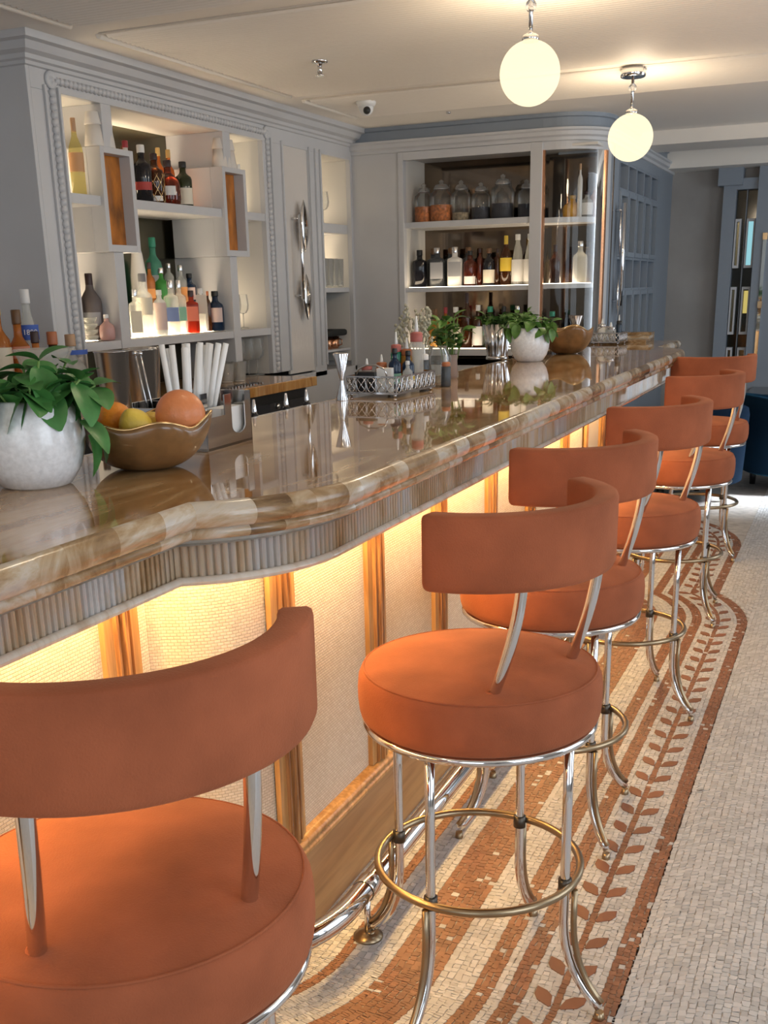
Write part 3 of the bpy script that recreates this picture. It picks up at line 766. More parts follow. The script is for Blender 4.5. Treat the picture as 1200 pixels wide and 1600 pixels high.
# wall running on beyond the rounded corner, with an open lattice of boxes
struct(MB().box(-.75, -.425, 7.01, 7.28, 0, CZ).box(-.75,-.425,8.72,9.35,0,CZ).box(-.75,-.425,7.28,8.72,2.14,CZ).box(-.75,-.425,7.28,8.72,0,.95).box(-.75,-.56,7.28,8.72,.95,2.14).build('wall_passage', PAINTB))
lt = thing('lattice_screen', 'blue grey lattice of tall glazed frames in the passage wall', 'screen')
for z in (.95, 1.36, 1.555, 1.965, 2.125): MB().box(-.56,-.427,7.28,8.72,z,z+.016).build('lattice_rail', PAINTB, lt)
for i in range(6):
    y = 7.28+i*.2825; MB().box(-.56,-.425,y-.010,y+.018,.95,2.14).build('lattice_post', PAINTB, lt)
for i in range(5):
    for za, zb in ((.97,1.36),(1.572,1.965)):
        y = 7.298+i*.2825
        f_ = MB().box(-.50,-.415,y,y+.03,za,zb).box(-.50,-.415,y+.225,y+.255,za,zb).box(-.50,-.415,y+.03,y+.225,za,za+.03).box(-.50,-.415,y+.03,y+.225,zb-.03,zb).build('glazed_frame', PAINTB, lt)
        MB().box(-.47,-.464,y+.03,y+.225,za+.03,zb-.03).build('pane', OLIVE, f_)
ph = thing('passage_handle', 'bright chrome pull on the wall beside the rounded glass corner', 'handle', (-.425, 7.19, 0))
MB().tube([(.05,0,1.27),(.055,0,1.55),(.05,0,1.88)], .014, 12).build('grip', CHROME, ph)
for za, zb in ((1.55,1.88),(1.2,1.45)):
    MB().lathe([(max(.002,.034*math.sin(PI*i/14)**.8), za+(zb-za)*i/14) for i in range(15)], 18, closed=False, m=Matrix.Translation((.035,.02,0)) @ Matrix.Diagonal((.5,1,1,1))).build('leaf_end', CHROME, ph)
for z in (1.3,1.84): MB().tube([(-.0,0,z),(.05,0,z)], .008, 8).build('mount', CHROME, ph)
# far end: plaster wall, pilaster with dark lattice window
struct(MB().box(-.02, .075, 9.25, 9.35, 0, 2.15).box(.075,.235,9.25,9.35,2.07,2.15).box(.235,.48,9.22,9.35,0,CZ).box(-.06,.12,9.20,9.35,2.10,2.27).build('trim_6', PAINTB))
ls = thing('dark_lattice_window', 'narrow dark window with stacked grey frames beside the far pilaster', 'window')
MB().box(.075,.235,9.335,9.345,.4,2.07).build('dark_backing', P('dark_glass', (.012,.016,.014), .1), ls)
MB().box(.148,.156,9.30,9.335,.4,2.07).build('centre_bar', PAINTB, ls)
BLUEP = emis('blue_daylight_pane', (.35,.72,.80), .9); YELP = emis('yellow_lit_pane', (.75,.60,.18), .8)
for xa, xb in ((.08,.125),(.165,.228)):
    for za, zb in ((.62,.90),(1.0,1.36),(1.50,1.86)):
        f_ = MB().box(xa,xa+.012,9.27,9.33,za,zb).box(xb-.012,xb,9.27,9.33,za,zb).box(xa+.012,xb-.012,9.27,9.33,za,za+.02).box(xa+.012,xb-.012,9.27,9.33,zb-.02,zb).build('frame', PAINT, ls)
        MB().box(xa+.012,xb-.012,9.31,9.318,za+.02,zb-.02).build('pane', OLIVE if xa < .1 or za < .9 else (BLUEP if za > 1.4 else P('dark_pane', (.03,.03,.02), .1)), f_)
        if xa > .1 and .9 < za < 1.4: MB().box(xa+.016,xb-.016,9.305,9.309,za+.16,zb-.03).build('lit_pane', YELP, f_)
ML = thing('mirror_strip', 'narrow mirror strip on the grey pillar at the far right', 'mirror', (.30,9.22,0))
MB().box(0,.025,-.012,0,.75,1.75).build('glass_strip', P('mirror_bright', (.7,.8,.85), .03, 1), ML)
for z in (.75,1.2,1.70): MB().box(-.004,.029,-.016,-.002,z,z+.05).build('clip', BRASS, ML)

# ------------------------------------------------------------------ seating beyond the bar
def tub_chair(label, loc, rz, mat):
    t = thing('tub_chair', label, 'armchair', loc, rz, 'blue velvet tub chairs beyond the bar')
    MB().lathe([(.30,.12),(.34,.14),(.35,.30),(.33,.36),(.0001,.38)], 32, p=2.6).build('seat', mat, t)
    rows_ = []
    for i in range(31):
        a = math.radians(-115+230*i/30); hh = .60 + .06*math.cos(a)
        rows_.append([(r*math.cos(a), r*math.sin(a), z) for r, z in ((.36,.12),(.40,.14),(.42,hh-.06),(.41,hh-.015),(.385,hh),(.35,hh-.01),(.335,hh-.05),(.34,.34))])
    mb = MB().sweep(rows_, True, close=True)
    mb.f.append(tuple(range(8))); mb.sm.append(False); b_ = len(mb.v)-8; mb.f.append(tuple(b_+i for i in reversed(range(8)))); mb.sm.append(False)
    mb.build('backrest', mat, t)
    for sx in (-.22,.22):
        for sy in (-.22,.22): MB().lathe([(.02,0),(.025,.12)], 10, (sx,sy,0)).build('leg', BLACK, t)
    return t
tub_chair('dark blue velvet tub chair with teal sheen right of the farthest stools', (.74,8.13,0), math.radians(-150), TEAL)
tub_chair('navy velvet tub chair seen beneath the overhanging end of the bar', (.02,7.52,0), math.radians(-60), NAVY)
t = thing('dining_table', 'dark polished table with pale edge behind the teal tub chair', 'table', (.86,8.93,0))
MB().box(-.55,.45,-.33,.35,.575,.60).build('table_top', TTOP, t, bevel=.003)
MB().box(-.555,.455,-.335,.355,.555,.5748).build('table_edge', TEDGE, t)
MB().lathe([(.22,0),(.22,.015),(.05,.04),(.04,.1),(.04,.555)], 20).build('pedestal', BLACK, t)
# ------------------------------------------------------------------ ceiling fittings
def pendant(label, x, y, zc, r, pw=20):
    t = thing('globe_pendant', label, 'pendant lamp', (x,y,0), 0, 'opal globe pendants over the bar')
    MB().lathe([(r*math.sin(PI*i/24) if 0 < i < 24 else .0005, zc-r*math.cos(PI*i/24)) for i in range(25)], 40, closed=False).build('globe', GLOBE, t)
    MB().lathe([(.028,zc+r-.006),(.028,zc+r+.012),(.012,zc+r+.02)], 20).build('gallery', CHROME, t)
    MB().tube([(0,0,zc+r+.01),(0,0,CZ-.01)], .007, 10).build('stem', CHROME, t)
    k = zc+r+(CZ-zc-r)*.55
    l = bpy.data.lights.new('globe_lamp', 'POINT'); l.energy = pw; l.color = (1,.80,.56); l.shadow_soft_size = .06
    lo = bpy.data.objects.new('globe_lamp', l); COL.objects.link(lo); lo.parent = t; lo.location = (0,0,zc)
    MB().ball((0,0,k), .019, 10).build('glass_knuckle', P('crystal', (.9,.9,.9), .05, 0, trans=.8), t)
    MB().lathe([(.054,CZ-.045),(.058,CZ-.041),(.058,CZ-.004)], 28).build('ceiling_rose', CHROME, t)
pendant('glowing opal globe pendant, the larger and nearer of the two', -.05, 3.86, 2.075, .100)
pendant('glowing opal globe pendant, the smaller one farther along the bar', -.035, 5.55, 2.055, .104)
for k, (x, y) in enumerate(((-.05,2.16),(-.05,.45),(-.05,-1.2),(2.0,.4),(2.0,2.6),(2.0,4.8))):  # unseen extra globes, added only to brighten the room
    pendant('added opal globe pendant out of view to light the room, %s' % ('first','second','third','fourth','fifth','sixth')[k], x, y, 2.07, .10, 7 if x < 1 else 2.5)
t = thing('sprinkler', 'small chrome sprinkler head in the ribbed ceiling', 'sprinkler', (-1.20,4.64,0))
MB().lathe([(.036,CZ-.008),(.034,CZ-.020),(.014,CZ-.024)], 20).build('escutcheon', CHROME, t)
MB().lathe([(.010,CZ-.066),(.010,CZ-.022)], 10).lathe([(.018,CZ-.072),(.018,CZ-.066)], 14).build('nozzle', CHROME, t)
t = thing('security_camera', 'white dome security camera on the ceiling near the corner', 'camera', (-1.45,5.70,0))
MB().lathe([(.052,CZ-.004),(.052,CZ-.022),(.043,CZ-.038)], 24).build('base', WHITEP, t)
MB().ball((0,0,CZ-.044), .038, 10).build('dome', WHITEP, t); MB().ball((.014,-.024,CZ-.058), .020, 8).build('lens', BLACK, t)
t = MB().lathe([(.012,CZ-.018),(.014,CZ-.008)], 12, (-1.2,6.28,0)).build('ceiling_sensor', CHROME); tag(t, 'tiny round metal sensor in the ceiling before the end wall', 'sensor')

# ------------------------------------------------------------------ bottles and glassware
def gl(name, col, rough=.07, trans=.55): return P(name, col, rough, 0, .5, trans)
def milky(name, tint, fac, col=(.85,.83,.78)):
    m, N, L, b = nt(name); out = N['Material Output']
    b.inputs['Base Color'].default_value = (*col,1); b.inputs['Roughness'].default_value = .08
    t = N.new('ShaderNodeBsdfTransparent'); t.inputs[0].default_value = (*tint,1)
    mx = N.new('ShaderNodeMixShader'); mx.inputs[0].default_value = fac; L.new(t.outputs[0], mx.inputs[1]); L.new(b.outputs[0], mx.inputs[2]); L.new(mx.outputs[0], out.inputs[0]); return m
CLR = milky('clear_bottle', (.92,.93,.90), .30); FROST = milky('frosted_bottle', (.8,.8,.78), .75)
CLRW = milky('pale_wine_bottle', (.80,.74,.45), .25, (.7,.62,.3)); GRNB = milky('aqua_green_bottle', (.35,.75,.60), .35, (.15,.50,.36))
GRN2 = milky('bright_green_bottle', (.25,.65,.25), .4, (.12,.5,.12)); DKG = gl('dark_green_glass', (.03,.045,.018)); BRN = gl('brown_glass', (.09,.028,.008))
RUM = gl('rum_red_glass', (.16,.028,.012)); BLK = gl('black_glass', (.012,.012,.016), .08, .1); NVY = gl('navy_glass', (.012,.03,.07), .08, .2)
SMK = P('smoked_matt', (.115,.095,.09), .5); GLDL = milky('golden_spirit', (.75,.48,.15), .45, (.55,.28,.05)); REDB = milky('red_spirit', (.6,.12,.06), .5, (.45,.06,.03)); ORB = milky('amber_spirit', (.75,.35,.1), .5, (.6,.22,.05))
GRYB = milky('grey_square_glass', (.5,.52,.55), .55, (.10,.11,.12)); PINK = milky('pink_jar', (.85,.65,.6), .6, (.7,.45,.42)); TQ = P('turquoise_wax', (.03,.22,.22), .4)
LBL = {k: P('label_'+k, c, .6) for k, c in dict(cream=(.68,.62,.50), white=(.72,.70,.67), blue=(.22,.29,.52), green=(.22,.44,.33), coral=(.75,.20,.12), tan=(.55,.30,.14), yellow=(.72,.50,.05), grey=(.32,.32,.33), orange=(.75,.33,.10), royal=(.05,.11,.42), salmon=(.68,.28,.18), black=(.02,.02,.02), red=(.4,.05,.04), pink=(.62,.48,.44)).items()}
CAPM = {k: P('cap_'+k, c, .4) for k, c in dict(black=(.015,.015,.015), white=(.72,.71,.69), grey=(.16,.16,.17), red=(.30,.03,.04), brown=(.14,.07,.03), gold=(.55,.36,.12), cork=(.45,.27,.15), dark=(.04,.02,.02), yellow=(.6,.42,.05), rust=(.40,.13,.05)).items()}
CAPM['silver'] = STEEL; CAPM['turq'] = TQ; CAPM['green'] = P('cap_green', (.03,.25,.15), .4)
PROF = dict(
 spirit=[(.9,0),(1,.015),(1,.60),(.9,.665),(.6,.71),(.40,.75),(.36,.79),(.36,.90)],
 wine=[(.9,0),(1,.012),(1,.55),(.92,.62),(.62,.70),(.40,.76),(.35,.82),(.33,.96)],
 square=[(.92,0),(1,.015),(1,.66),(.95,.70),(.6,.73),(.40,.75),(.37,.78),(.37,.88)],
 squat=[(.75,0),(.9,.02),(1,.14),(1,.42),(.88,.56),(.55,.66),(.32,.72),(.29,.78),(.29,.88)],
 tall=[(.9,0),(1,.015),(1,.70),(.8,.76),(.45,.80),(.38,.83),(.38,.92)],
 taper=[(.95,0),(1,.02),(.92,.45),(.62,.72),(.42,.80),(.36,.86),(.36,.92)])
GRP = None
def bottle(name, label, kind, x, y, z, h, w, mat, cap='black', lab=None, face=0.0, cat='bottle', capk=None, group=None, p=None, text=None):
    r = w/2; t = thing(name, label, cat, (x,y,z), 0, group or GRP); pf = PROF[kind]
    pw = p or (5.0 if kind == 'square' else 2.0)
    rr = r/ (1.18 if pw > 3 else 1)
    MB().lathe([(a*rr, b*h) for a, b in pf], 20, p=pw, rot=face).build('glass_body', mat, t)
    zt_, rt = pf[-1][1]*h, pf[-1][0]*rr
    ck = capk or (1.18 if kind != 'wine' else 1.08); za = zt_ - (.035*h if kind != 'wine' else .14*h)
    MB().lathe([(rt*ck*.98,za),(rt*ck,za+.004),(rt*ck,h-.003),(rt*ck*.9,h)], 14).build('cap', CAPM[cap], t)
    if lab:
        for (lm, a, b, sp) in (lab if isinstance(lab, list) else [lab]):
            sp = math.radians(sp)
            l_ = MB().lathe([(rr*1.012+.0004, a*h),(rr*1.012+.0004, b*h)], 14, p=pw, closed=False, a0=-sp/2, a1=sp/2, rot=face) if pw < 3 else None
            if pw > 3:
                l_ = MB().box(rr*1.0+.0002, rr*1.0+.0016, -rr*.85, rr*.85, a*h, b*h, Matrix.Rotation(face,4,'Z'))
            l_.build('label', LBL[lm], t)
    if text:
        cu = bpy.data.curves.new('lettering', 'FONT'); cu.body = text[0]; cu.size = text[1]; cu.extrude = .0004; cu.align_x = 'CENTER'; cu.align_y = 'CENTER'
        q_ = bpy.data.objects.new('lettering_curve', cu); cu.materials.append(LBL['white']); me_ = bpy.data.meshes.new_from_object(q_); o = bpy.data.objects.new('lettering', me_); COL.objects.link(o); o.parent = t; bpy.data.objects.remove(q_)
        o.matrix_local = Matrix.Rotation(face,4,'Z') @ Matrix.Translation((r*1.03+.002,0,text[2]*h)) @ Matrix.Rotation(PI/2,4,'Z') @ Matrix.Rotation(PI/2,4,'X')
    return t
F0 = -.9   # labels on the back bar turned towards the room
A1, B1, BZ = 1.8135, 1.2155, .9605
GRP = 'bottles on the upper back bar shelf'
bottle('wine_bottle','pale white wine bottle with tan label, alone in the upper left niche','wine',-2.06,4.035,A1,.30,.06,CLRW,'cork',('tan',.30,.55,200),F0)
bottle('spirit_bottle','bottle with turquoise wax cap behind the first display box','tall',-2.22,4.50,A1,.30,.06,FROST,'turq',None,F0)
bottle('spirit_bottle','bottle with red cap and white body beside the turquoise capped one','tall',-2.12,4.475,A1,.262,.062,FROST,'red',('cream',.1,.6,200),F0)
bottle('spirit_bottle','bottle with brown cap at the back of the upper shelf','spirit',-2.24,4.63,A1,.265,.06,BRN,'brown',None,F0)
bottle('whisky_bottle','dark round bottle with white topped black stopper and gold trim','spirit',-2.10,4.565,A1,.252,.085,BLK,'white',('red',.22,.36,120),F0)
bottle('whisky_bottle','dark bottle with flat black stopper in the back row','square',-2.24,4.775,A1,.245,.07,BRN,'black',None,F0)
nb = bottle('netted_bottle','dark bottle wrapped in a pale diamond net, upper shelf','spirit',-2.10,4.665,A1,.225,.085,BRN,'dark',('white',.06,.16,80),F0)
nm = MB()
for k in range(8):
    for sg in (-1,1):
        nm.tube([(.0435*math.cos(k*PI/4+sg*u*1.7), .0435*math.sin(k*PI/4+sg*u*1.7), .005+.13*u) for u in [i/10 for i in range(11)]], .0014, 5)
nm.build('net', GOLD, nb)
bottle('spirit_bottle','amber spirit with pale cap, left of two alike in the back row','spirit',-2.25,4.93,A1,.285,.055,ORB,'gold',None,F0)
bottle('spirit_bottle','amber spirit with pale cap, right of two alike in the back row','spirit',-2.25,5.02,A1,.285,.055,ORB,'gold',None,F0)
bottle('rum_bottle','squat red brown rum bottle with round white label','squat',-2.10,4.775,A1,.205,.115,RUM,'dark',('white',.22,.42,60),F0)
bottle('rum_bottle','dark green bottle with tall cream label next to the display box','spirit',-2.10,4.91,A1,.21,.085,DKG,'black',('cream',.06,.42,130),F0)
bottle('spirit_bottle','white labelled bottle standing in the upper right niche, front one','spirit',-2.12,5.49,A1,.25,.055,FROST,'white',None,F0)
bottle('spirit_bottle','black capped clear bottle at the back of the upper right niche','spirit',-2.22,5.46,A1,.30,.055,CLR,'black',None,F0)
GRP = 'bottles on the lower back bar shelf'
bottle('boxed_bottle','black boxed bottle with white neck in the lower left niche','square',-2.16,4.02,B1,.33,.085,BLK,'black',('grey',.3,.5,100),F0)
bottle('smoked_bottle','tall matt smoky brown bottle in the lower left niche','wine',-2.12,4.115,B1,.285,.095,SMK,'dark',('grey',.22,.42,100),F0)
bottle('small_jar','small pink round jar in front of the smoky brown bottle','squat',-2.035,4.10,B1,.11,.07,PINK,'white',None,F0,cat='jar')
for k, (x, y, n, lb) in enumerate(((-2.06,3.935,4,'left stack of small glass dishes in the lower left niche'),(-2.05,4.005,4,'right stack of small glass dishes in the lower left niche'))):
    t = thing('dish_stack', lb, 'dishes', (x,y,B1), 0, 'stacked glass dishes')
    for i in range(n): MB().lathe([(.018,.001+.025*i),(.03,.012+.025*i),(.032,.024+.025*i),(.029,.024+.025*i),(.016,.006+.025*i)], 16, closed=False).build('dish', CLR, t)
for a in [
 ('spirit_bottle','slim dark green bottle at the left end of the lower middle shelf','tall',-2.07,4.30,.185,.03,DKG,'dark',('cream',.05,.25,140)),
 ('gin_bottle','clear bottle with pale label second from left, lower shelf','square',-2.07,4.375,.215,.07,CLR,'silver',('cream',.1,.55,100)),
 ('gin_bottle','clear tall bottle with grey stopper and cream label, lower shelf','spirit',-2.09,4.475,.285,.085,CLR,'grey',('cream',.34,.62,120)),
 ('gin_bottle','frosted cream bottle right of the grey stoppered one','tall',-2.07,4.575,.21,.062,FROST,'white',('pink',.12,.72,150)),
 ('gin_bottle','clear square gin bottle with blue label','square',-2.07,4.675,.255,.085,CLR,'silver',('blue',.24,.50,100)),
 ('gin_bottle','clear square gin bottle with green label','square',-2.08,4.762,.255,.08,CLR,'silver',('green',.24,.50,100)),
 ('bitter_bottle','red bitter bottle with coral label and dark shoulders','square',-2.07,4.855,.205,.08,REDB,'dark',('coral',.28,.62,100)),
 ('gin_bottle','clear square bottle with cream label right of the coral one','square',-2.07,4.945,.215,.075,CLR,'white',('cream',.42,.85,100)),
 ('spirit_bottle','thin dark bottle with salmon stopper, lower shelf','tall',-2.09,5.045,.20,.03,BRN,'rust',None),
 ('gin_bottle','dark navy bottle with slanted white label at the shelf end','spirit',-2.08,5.10,.20,.085,NVY,'black',('pink',.22,.58,90)),
]: bottle(a[0],a[1],a[2],a[3],a[4],B1,a[5],a[6],a[7],a[8],a[9],F0)
# riser with the rear row
t = MB().box(-2.32,-2.16,4.42,5.13,B1,B1+.115).build('bottle_riser', PAINTIN); tag(t, 'white step at the back of the lower shelf carrying bottles', 'riser')
R1 = B1+.1155
for a in [
 ('waisted_bottle','tall waisted white ceramic bottle behind the clear ones','taper',-2.24,4.665,.37,.085,FROST,'white',None),
 ('gin_bottle','aqua green bottle standing highest on the rear step','spirit',-2.24,4.80,.345,.085,GRNB,'green',('grey',.32,.48,70)),
 ('spirit_bottle','bottle with orange medallion beside the aqua green one','spirit',-2.20,4.70,.225,.05,ORB,'dark',('orange',.25,.45,120)),
 ('gin_bottle','bright green bottle low in front of the aqua one','spirit',-2.20,4.795,.20,.075,GRN2,'silver',None),
 ('gin_bottle','clear slender bottle right of the green ones','tall',-2.24,4.93,.225,.05,CLR,'silver',None),
 ('gin_bottle','bottle with tall silver top and orange label','spirit',-2.21,4.99,.215,.065,CLR,'silver',('orange',.12,.5,140)),
 ('gin_bottle','dark blue bottle with black cap and pink label, rear row','spirit',-2.21,5.07,.175,.07,NVY,'black',('pink',.25,.6,90)),
]: bottle(a[0],a[1],a[2],a[3],a[4],R1,a[5],a[6],a[7],a[8],a[9],F0)
# bottles on the back counter at the left
GRP = 'bottles at the left end of the back counter'
for a in [
 ('spirit_bottle','tall bottle with cream cap at the left frame edge','spirit',-1.97,3.34,.44,.085,ORB,'gold',('cream',.25,.6,150),None),
 ('tequila_bottle','amber bottle with orange label behind the basil','spirit',-1.95,3.425,.40,.085,ORB,'brown',('salmon',.55,.66,120),None),
 ('tequila_bottle','clear bottle with white cap and small blue label','taper',-1.96,3.50,.475,.085,CLR,'white',('royal',.60,.72,110),('1800',.028,.66)),
 ('spirit_bottle','clear bottle with round black stopper, low behind the basil','spirit',-1.85,3.40,.32,.075,ORB,'dark',('pink',.1,.4,120),None),
 ('spirit_bottle','brown flask with copper stopper and pink round label','squat',-1.85,3.50,.315,.12,BRN,'rust',('pink',.16,.45,70),None),
 ('spirit_bottle','round clear bottle with cork and blue neck band','squat',-1.86,3.62,.30,.125,CLR,'cork',('royal',.74,.80,200),None),
]: bottle(a[0],a[1],a[2],a[3],a[4],BZ,a[5],a[6],a[7],a[8],a[9],-.75,text=a[10])
t = thing('crystal_decanter','cut crystal glass with wavy rim behind the basil', 'glass', (-1.60,3.14,BZ))
MB().lathe([(.05,0),(.06,.02),(.065,.16),(.085,.24),(.10,.27),(.095,.27),(.06,.17),(.05,.02)], 22, p=2.4, closed=False).build('bowl', CLR, t)
# far cabinet
F1 = -PI/2 + .25
GRP = 'bottles on the middle shelf of the far cabinet'
for a in [
 ('square_bottle','black square decanter at the left end of the middle cabinet shelf','square',-1.595,.225,.105,BLK,'black',None),
 ('square_bottle','dark grey square decanter with etched emblem, middle cabinet shelf','square',-1.475,.235,.112,GRYB,'silver',('grey',.2,.62,60)),
 ('square_bottle','clear square decanter with etched emblem, middle cabinet shelf','square',-1.355,.235,.112,FROST,'silver',('grey',.25,.62,60)),
 ('liqueur_bottle','dark red bottle with white square label low on its front','spirit',-1.255,.21,.085,RUM,'black',('white',.05,.27,110)),
 ('liqueur_bottle','slim dark red bottle beside the white labelled red one','tall',-1.19,.22,.035,RUM,'dark',None),
 ('liqueur_bottle','black bottle with cream pointed label, middle cabinet shelf','spirit',-1.13,.22,.08,BLK,'brown',('cream',.06,.42,120)),
 ('liqueur_bottle','slim dark bottle left of the yellow labelled one','tall',-1.075,.215,.035,BRN,'dark',None),
 ('liqueur_bottle','tall dark bottle with yellow neck and yellow label','wine',-1.02,.29,.072,BRN,'yellow',('yellow',.28,.55,200)),
 ('rum_bottle','clear white labelled bottle, left one of the pair at the shelf end','taper',-.945,.295,.075,CLR,'white',('white',.06,.5,170)),
 ('rum_bottle','clear white labelled bottle, right one of the pair at the shelf end','taper',-.868,.295,.075,CLR,'white',('white',.06,.5,170)),
]: bottle(a[0],a[1],a[2],a[3],6.83,1.4135,a[4],a[5],a[6],a[7],a[8],F1)
for k, x in enumerate((-1.55,-1.43,-1.31)): bottle('square_bottle','square decanter with brown stopper in the rear row, %s' % ('behind the black one','behind the grey one','behind the clear one')[k],'square',x,6.96,1.4135,.235,.10,GRYB,'brown',None,F1)
GRP = 'bottles on the bottom shelf of the far cabinet'
for a in [
 ('whisky_bottle','golden bottle leftmost on the bottom cabinet shelf','squat',-1.49,.24,.085,GLDL,'brown',None),
 ('whisky_bottle','golden bottle second on the bottom cabinet shelf','squat',-1.42,.25,.07,GLDL,'red',None),
 ('whisky_bottle','brown bottle with cream label and white cap, bottom cabinet shelf','spirit',-1.35,.25,.08,BRN,'white',('cream',.05,.5,150)),
 ('wine_bottle','tall plain dark brown bottle, bottom cabinet shelf','wine',-1.275,.335,.07,BRN,'dark',None),
 ('whisky_bottle','dark bottle with white label beside the tall brown one','spirit',-1.20,.26,.07,BRN,'white',('white',.05,.5,150)),
 ('gin_bottle','dark green bottle with pale band, bottom cabinet shelf','spirit',-1.12,.25,.085,DKG,'green',('green',.3,.4,200)),
 ('gin_bottle','black bottle behind the herbs on the bottom cabinet shelf','spirit',-1.03,.25,.07,BLK,'black',None),
 ('gin_bottle','green capped bottle right of the black one, bottom cabinet shelf','spirit',-.94,.25,.07,DKG,'silver',None),
]: bottle(a[0],a[1],a[2],a[3],6.83,1.0355,a[4],a[5],a[6],a[7],a[8],F1)
# swing-top jars on the top shelf
GRP = 'glass jars on the top shelf of the far cabinet'
DRYO = P('dried_orange', (.62,.20,.05), .6, var=.5, vscale=60); DRYB = P('dried_berries', (.03,.03,.045), .6, var=.5, vscale=80); DRYP = P('dried_petals', (.42,.33,.22), .7, var=.5, vscale=70)
for x, h, w, fm, fh, lb in [(-1.575,.235,.115,DRYO,.095,'glass jar with pale dried orange at the left end of the top shelf'),(-1.455,.25,.145,DRYO,.10,'wide glass jar of bright dried orange, second from the left'),(-1.325,.24,.115,DRYP,.05,'glass jar with pale petals, third from the left'),(-1.195,.22,.115,DRYB,.075,'glass jar of dark berries, fourth from the left'),(-1.055,.26,.14,DRYB,.09,'wide glass jar of dark berries with wire clasp, fifth'),(-.905,.22,.10,DRYB,.08,'glass jar of dark berries at the right end, partly hidden')]:
    t = thing('storage_jar', lb, 'jar', (x,6.86,1.8005), 0, GRP); r = w/2
    MB().lathe([(r*.9,0),(r,.01),(r,h*.60),(r*.92,h*.68),(r*.62,h*.74),(r*.6,h*.78)], 22, p=2.5, closed=False).build('glass_body', GLASSJ, t)
    MB().lathe([(r*.86,.004),(r*.94,.012),(r*.94,fh),(.001,fh+.004)], 20, p=2.5).build('contents', fm, t)
    l_ = MB().lathe([(r*.66,h*.78),(r*.68,h*.80),(r*.5,h*.88),(.012,h*.90),(.016,h*.96),(.001,h)], 18).build('lid', GLASS, t)
    MB().tube([(r*.66*math.cos(a), r*.66*math.sin(a), h*.775) for a in [2*PI*i/16 for i in range(16)]], .0025, 6, closed=True).tube([(r*.66,0,h*.775),(r*.8,0,h*.70),(r*.72,0,h*.86)], .002, 5).build('wire_clasp', STEEL, t)
# rounded glass corner contents
GRP = 'bottles in the rounded glass corner'
bottle('round_flask','round yellow flask glowing in the rounded glass corner','squat',-.635,6.93,1.7905,.13,.12,milky('yellow_glass',(.9,.6,.1),.7,(.85,.45,.05)),'gold',None,F1)
bottle('candle_bottle','slim bottle with tall pale taper in the rounded glass corner','tall',-.58,6.88,1.7905,.30,.03,FROST,'cork',None,F1)
bottle('spirit_bottle','dark topped white labelled bottle in the rounded glass corner','spirit',-.545,6.92,1.7905,.15,.075,CLR,'dark',('white',.1,.55,170),F1)
bottle('spirit_bottle','bottle with cork and amber fill in the rounded glass corner','spirit',-.51,6.98,1.7905,.19,.06,ORB,'brown',None,F1)
bottle('spirit_bottle','brown bottle on the middle shelf of the rounded glass corner','wine',-.70,6.80,1.4165,.22,.07,BRN,'dark',None,F1)
bottle('spirit_bottle','dark bottle with green band on the bottom rounded shelf','spirit',-.71,6.80,1.0305,.22,.08,BLK,'green',('green',.12,.2,200),F1)
bottle('spirit_bottle','clear bottle on the middle rounded shelf behind reflections','spirit',-.57,6.90,1.4165,.24,.09,CLR,'silver',None,F1)
GRP = None
# wine glasses and tumblers
def wineglass(label, x, y, z, h=.19, r=.036, group=None):
    t = thing('wine_glass', label, 'glass', (x,y,z), 0, group)
    MB().lathe([(r*.55,h*.45),(r*.9,h*.55),(r,h*.68),(r*.9,h*.86),(r*.8,h)], 18, closed=False).lathe([(.003,h*.42),(r*.55,h*.45)], 18, closed=False).build('bowl', GLASS, t)
    MB().lathe([(.0032,.006),(.0032,h*.43)], 8).build('stem', GLASS, t)
    MB().lathe([(r*.9,0),(r*.9,.002),(.004,.007)], 18).build('foot', GLASS, t)
    return t
g = 'wine glasses in the right hand niche'
for k, (x, y) in enumerate(((-2.10,5.26),(-2.10,5.34),(-2.10,5.42),(-2.2,5.30),(-2.2,5.38))): wineglass('bright wine glass on the lower right niche shelf, %s' % ('first in front','second in front','third in front','first behind','second behind')[k], x, y, B1, .18, .034, g)
g = 'wine glasses on the back counter'
for k, (x, y) in enumerate(((-2.06,5.27),(-2.05,5.36),(-2.16,5.31),(-2.16,5.40),(-2.05,5.46))): wineglass('stemmed wine glass on the amber back counter, %s' % ('first in front','second in front','first behind','second behind','third in front')[k], x, y, BZ, .20, .042, g)
g = 'wine glasses in the tall narrow niche'
for k in range(6): wineglass('wine glass on the top shelf of the tall narrow niche, %s' % ('first in front','first behind','second in front','second behind','third in front','third behind')[k], -2.10-.1*(k%2), 6.31+.085*(k//2)+.03*(k%2), 1.8005, .19, .040, g)
def tumbler(label, x, y, z, h, r, group, mat=None):
    t = thing('tumbler', label, 'glass', (x,y,z), 0, group)
    MB().lathe([(r*.85,.008),(r,h),(r*.94,h),(r*.8,.012),(.001,.012)], 18, closed=False).build('wall', mat or GLASS, t); MB().lathe([(r*.85,0),(r*.85,.008),(.001,.008)], 18).build('base', CLR, t)
    return t
g = 'cut tumblers on the back counter'
for k, (x, y) in enumerate(((-1.95,4.95),(-1.93,5.04),(-1.98,5.13),(-2.05,5.0),(-2.06,5.09))): tumbler('cut glass tumbler on the back counter by the straws, %s' % ('first in front','second in front','third in front','first behind','second behind')[k], x, y, BZ, .095, .042, g)
g = 'flutes in the tall narrow niche'
for k in range(12): tumbler('tall tumbler on the middle shelf of the narrow niche, %s in %s row' % (('first','second','third','fourth','fifth')[k%5], ('front','middle','rear')[k//5]), -2.06-.085*(k//5), 6.29+.078*(k%5), 1.4255, .17, .03, g)
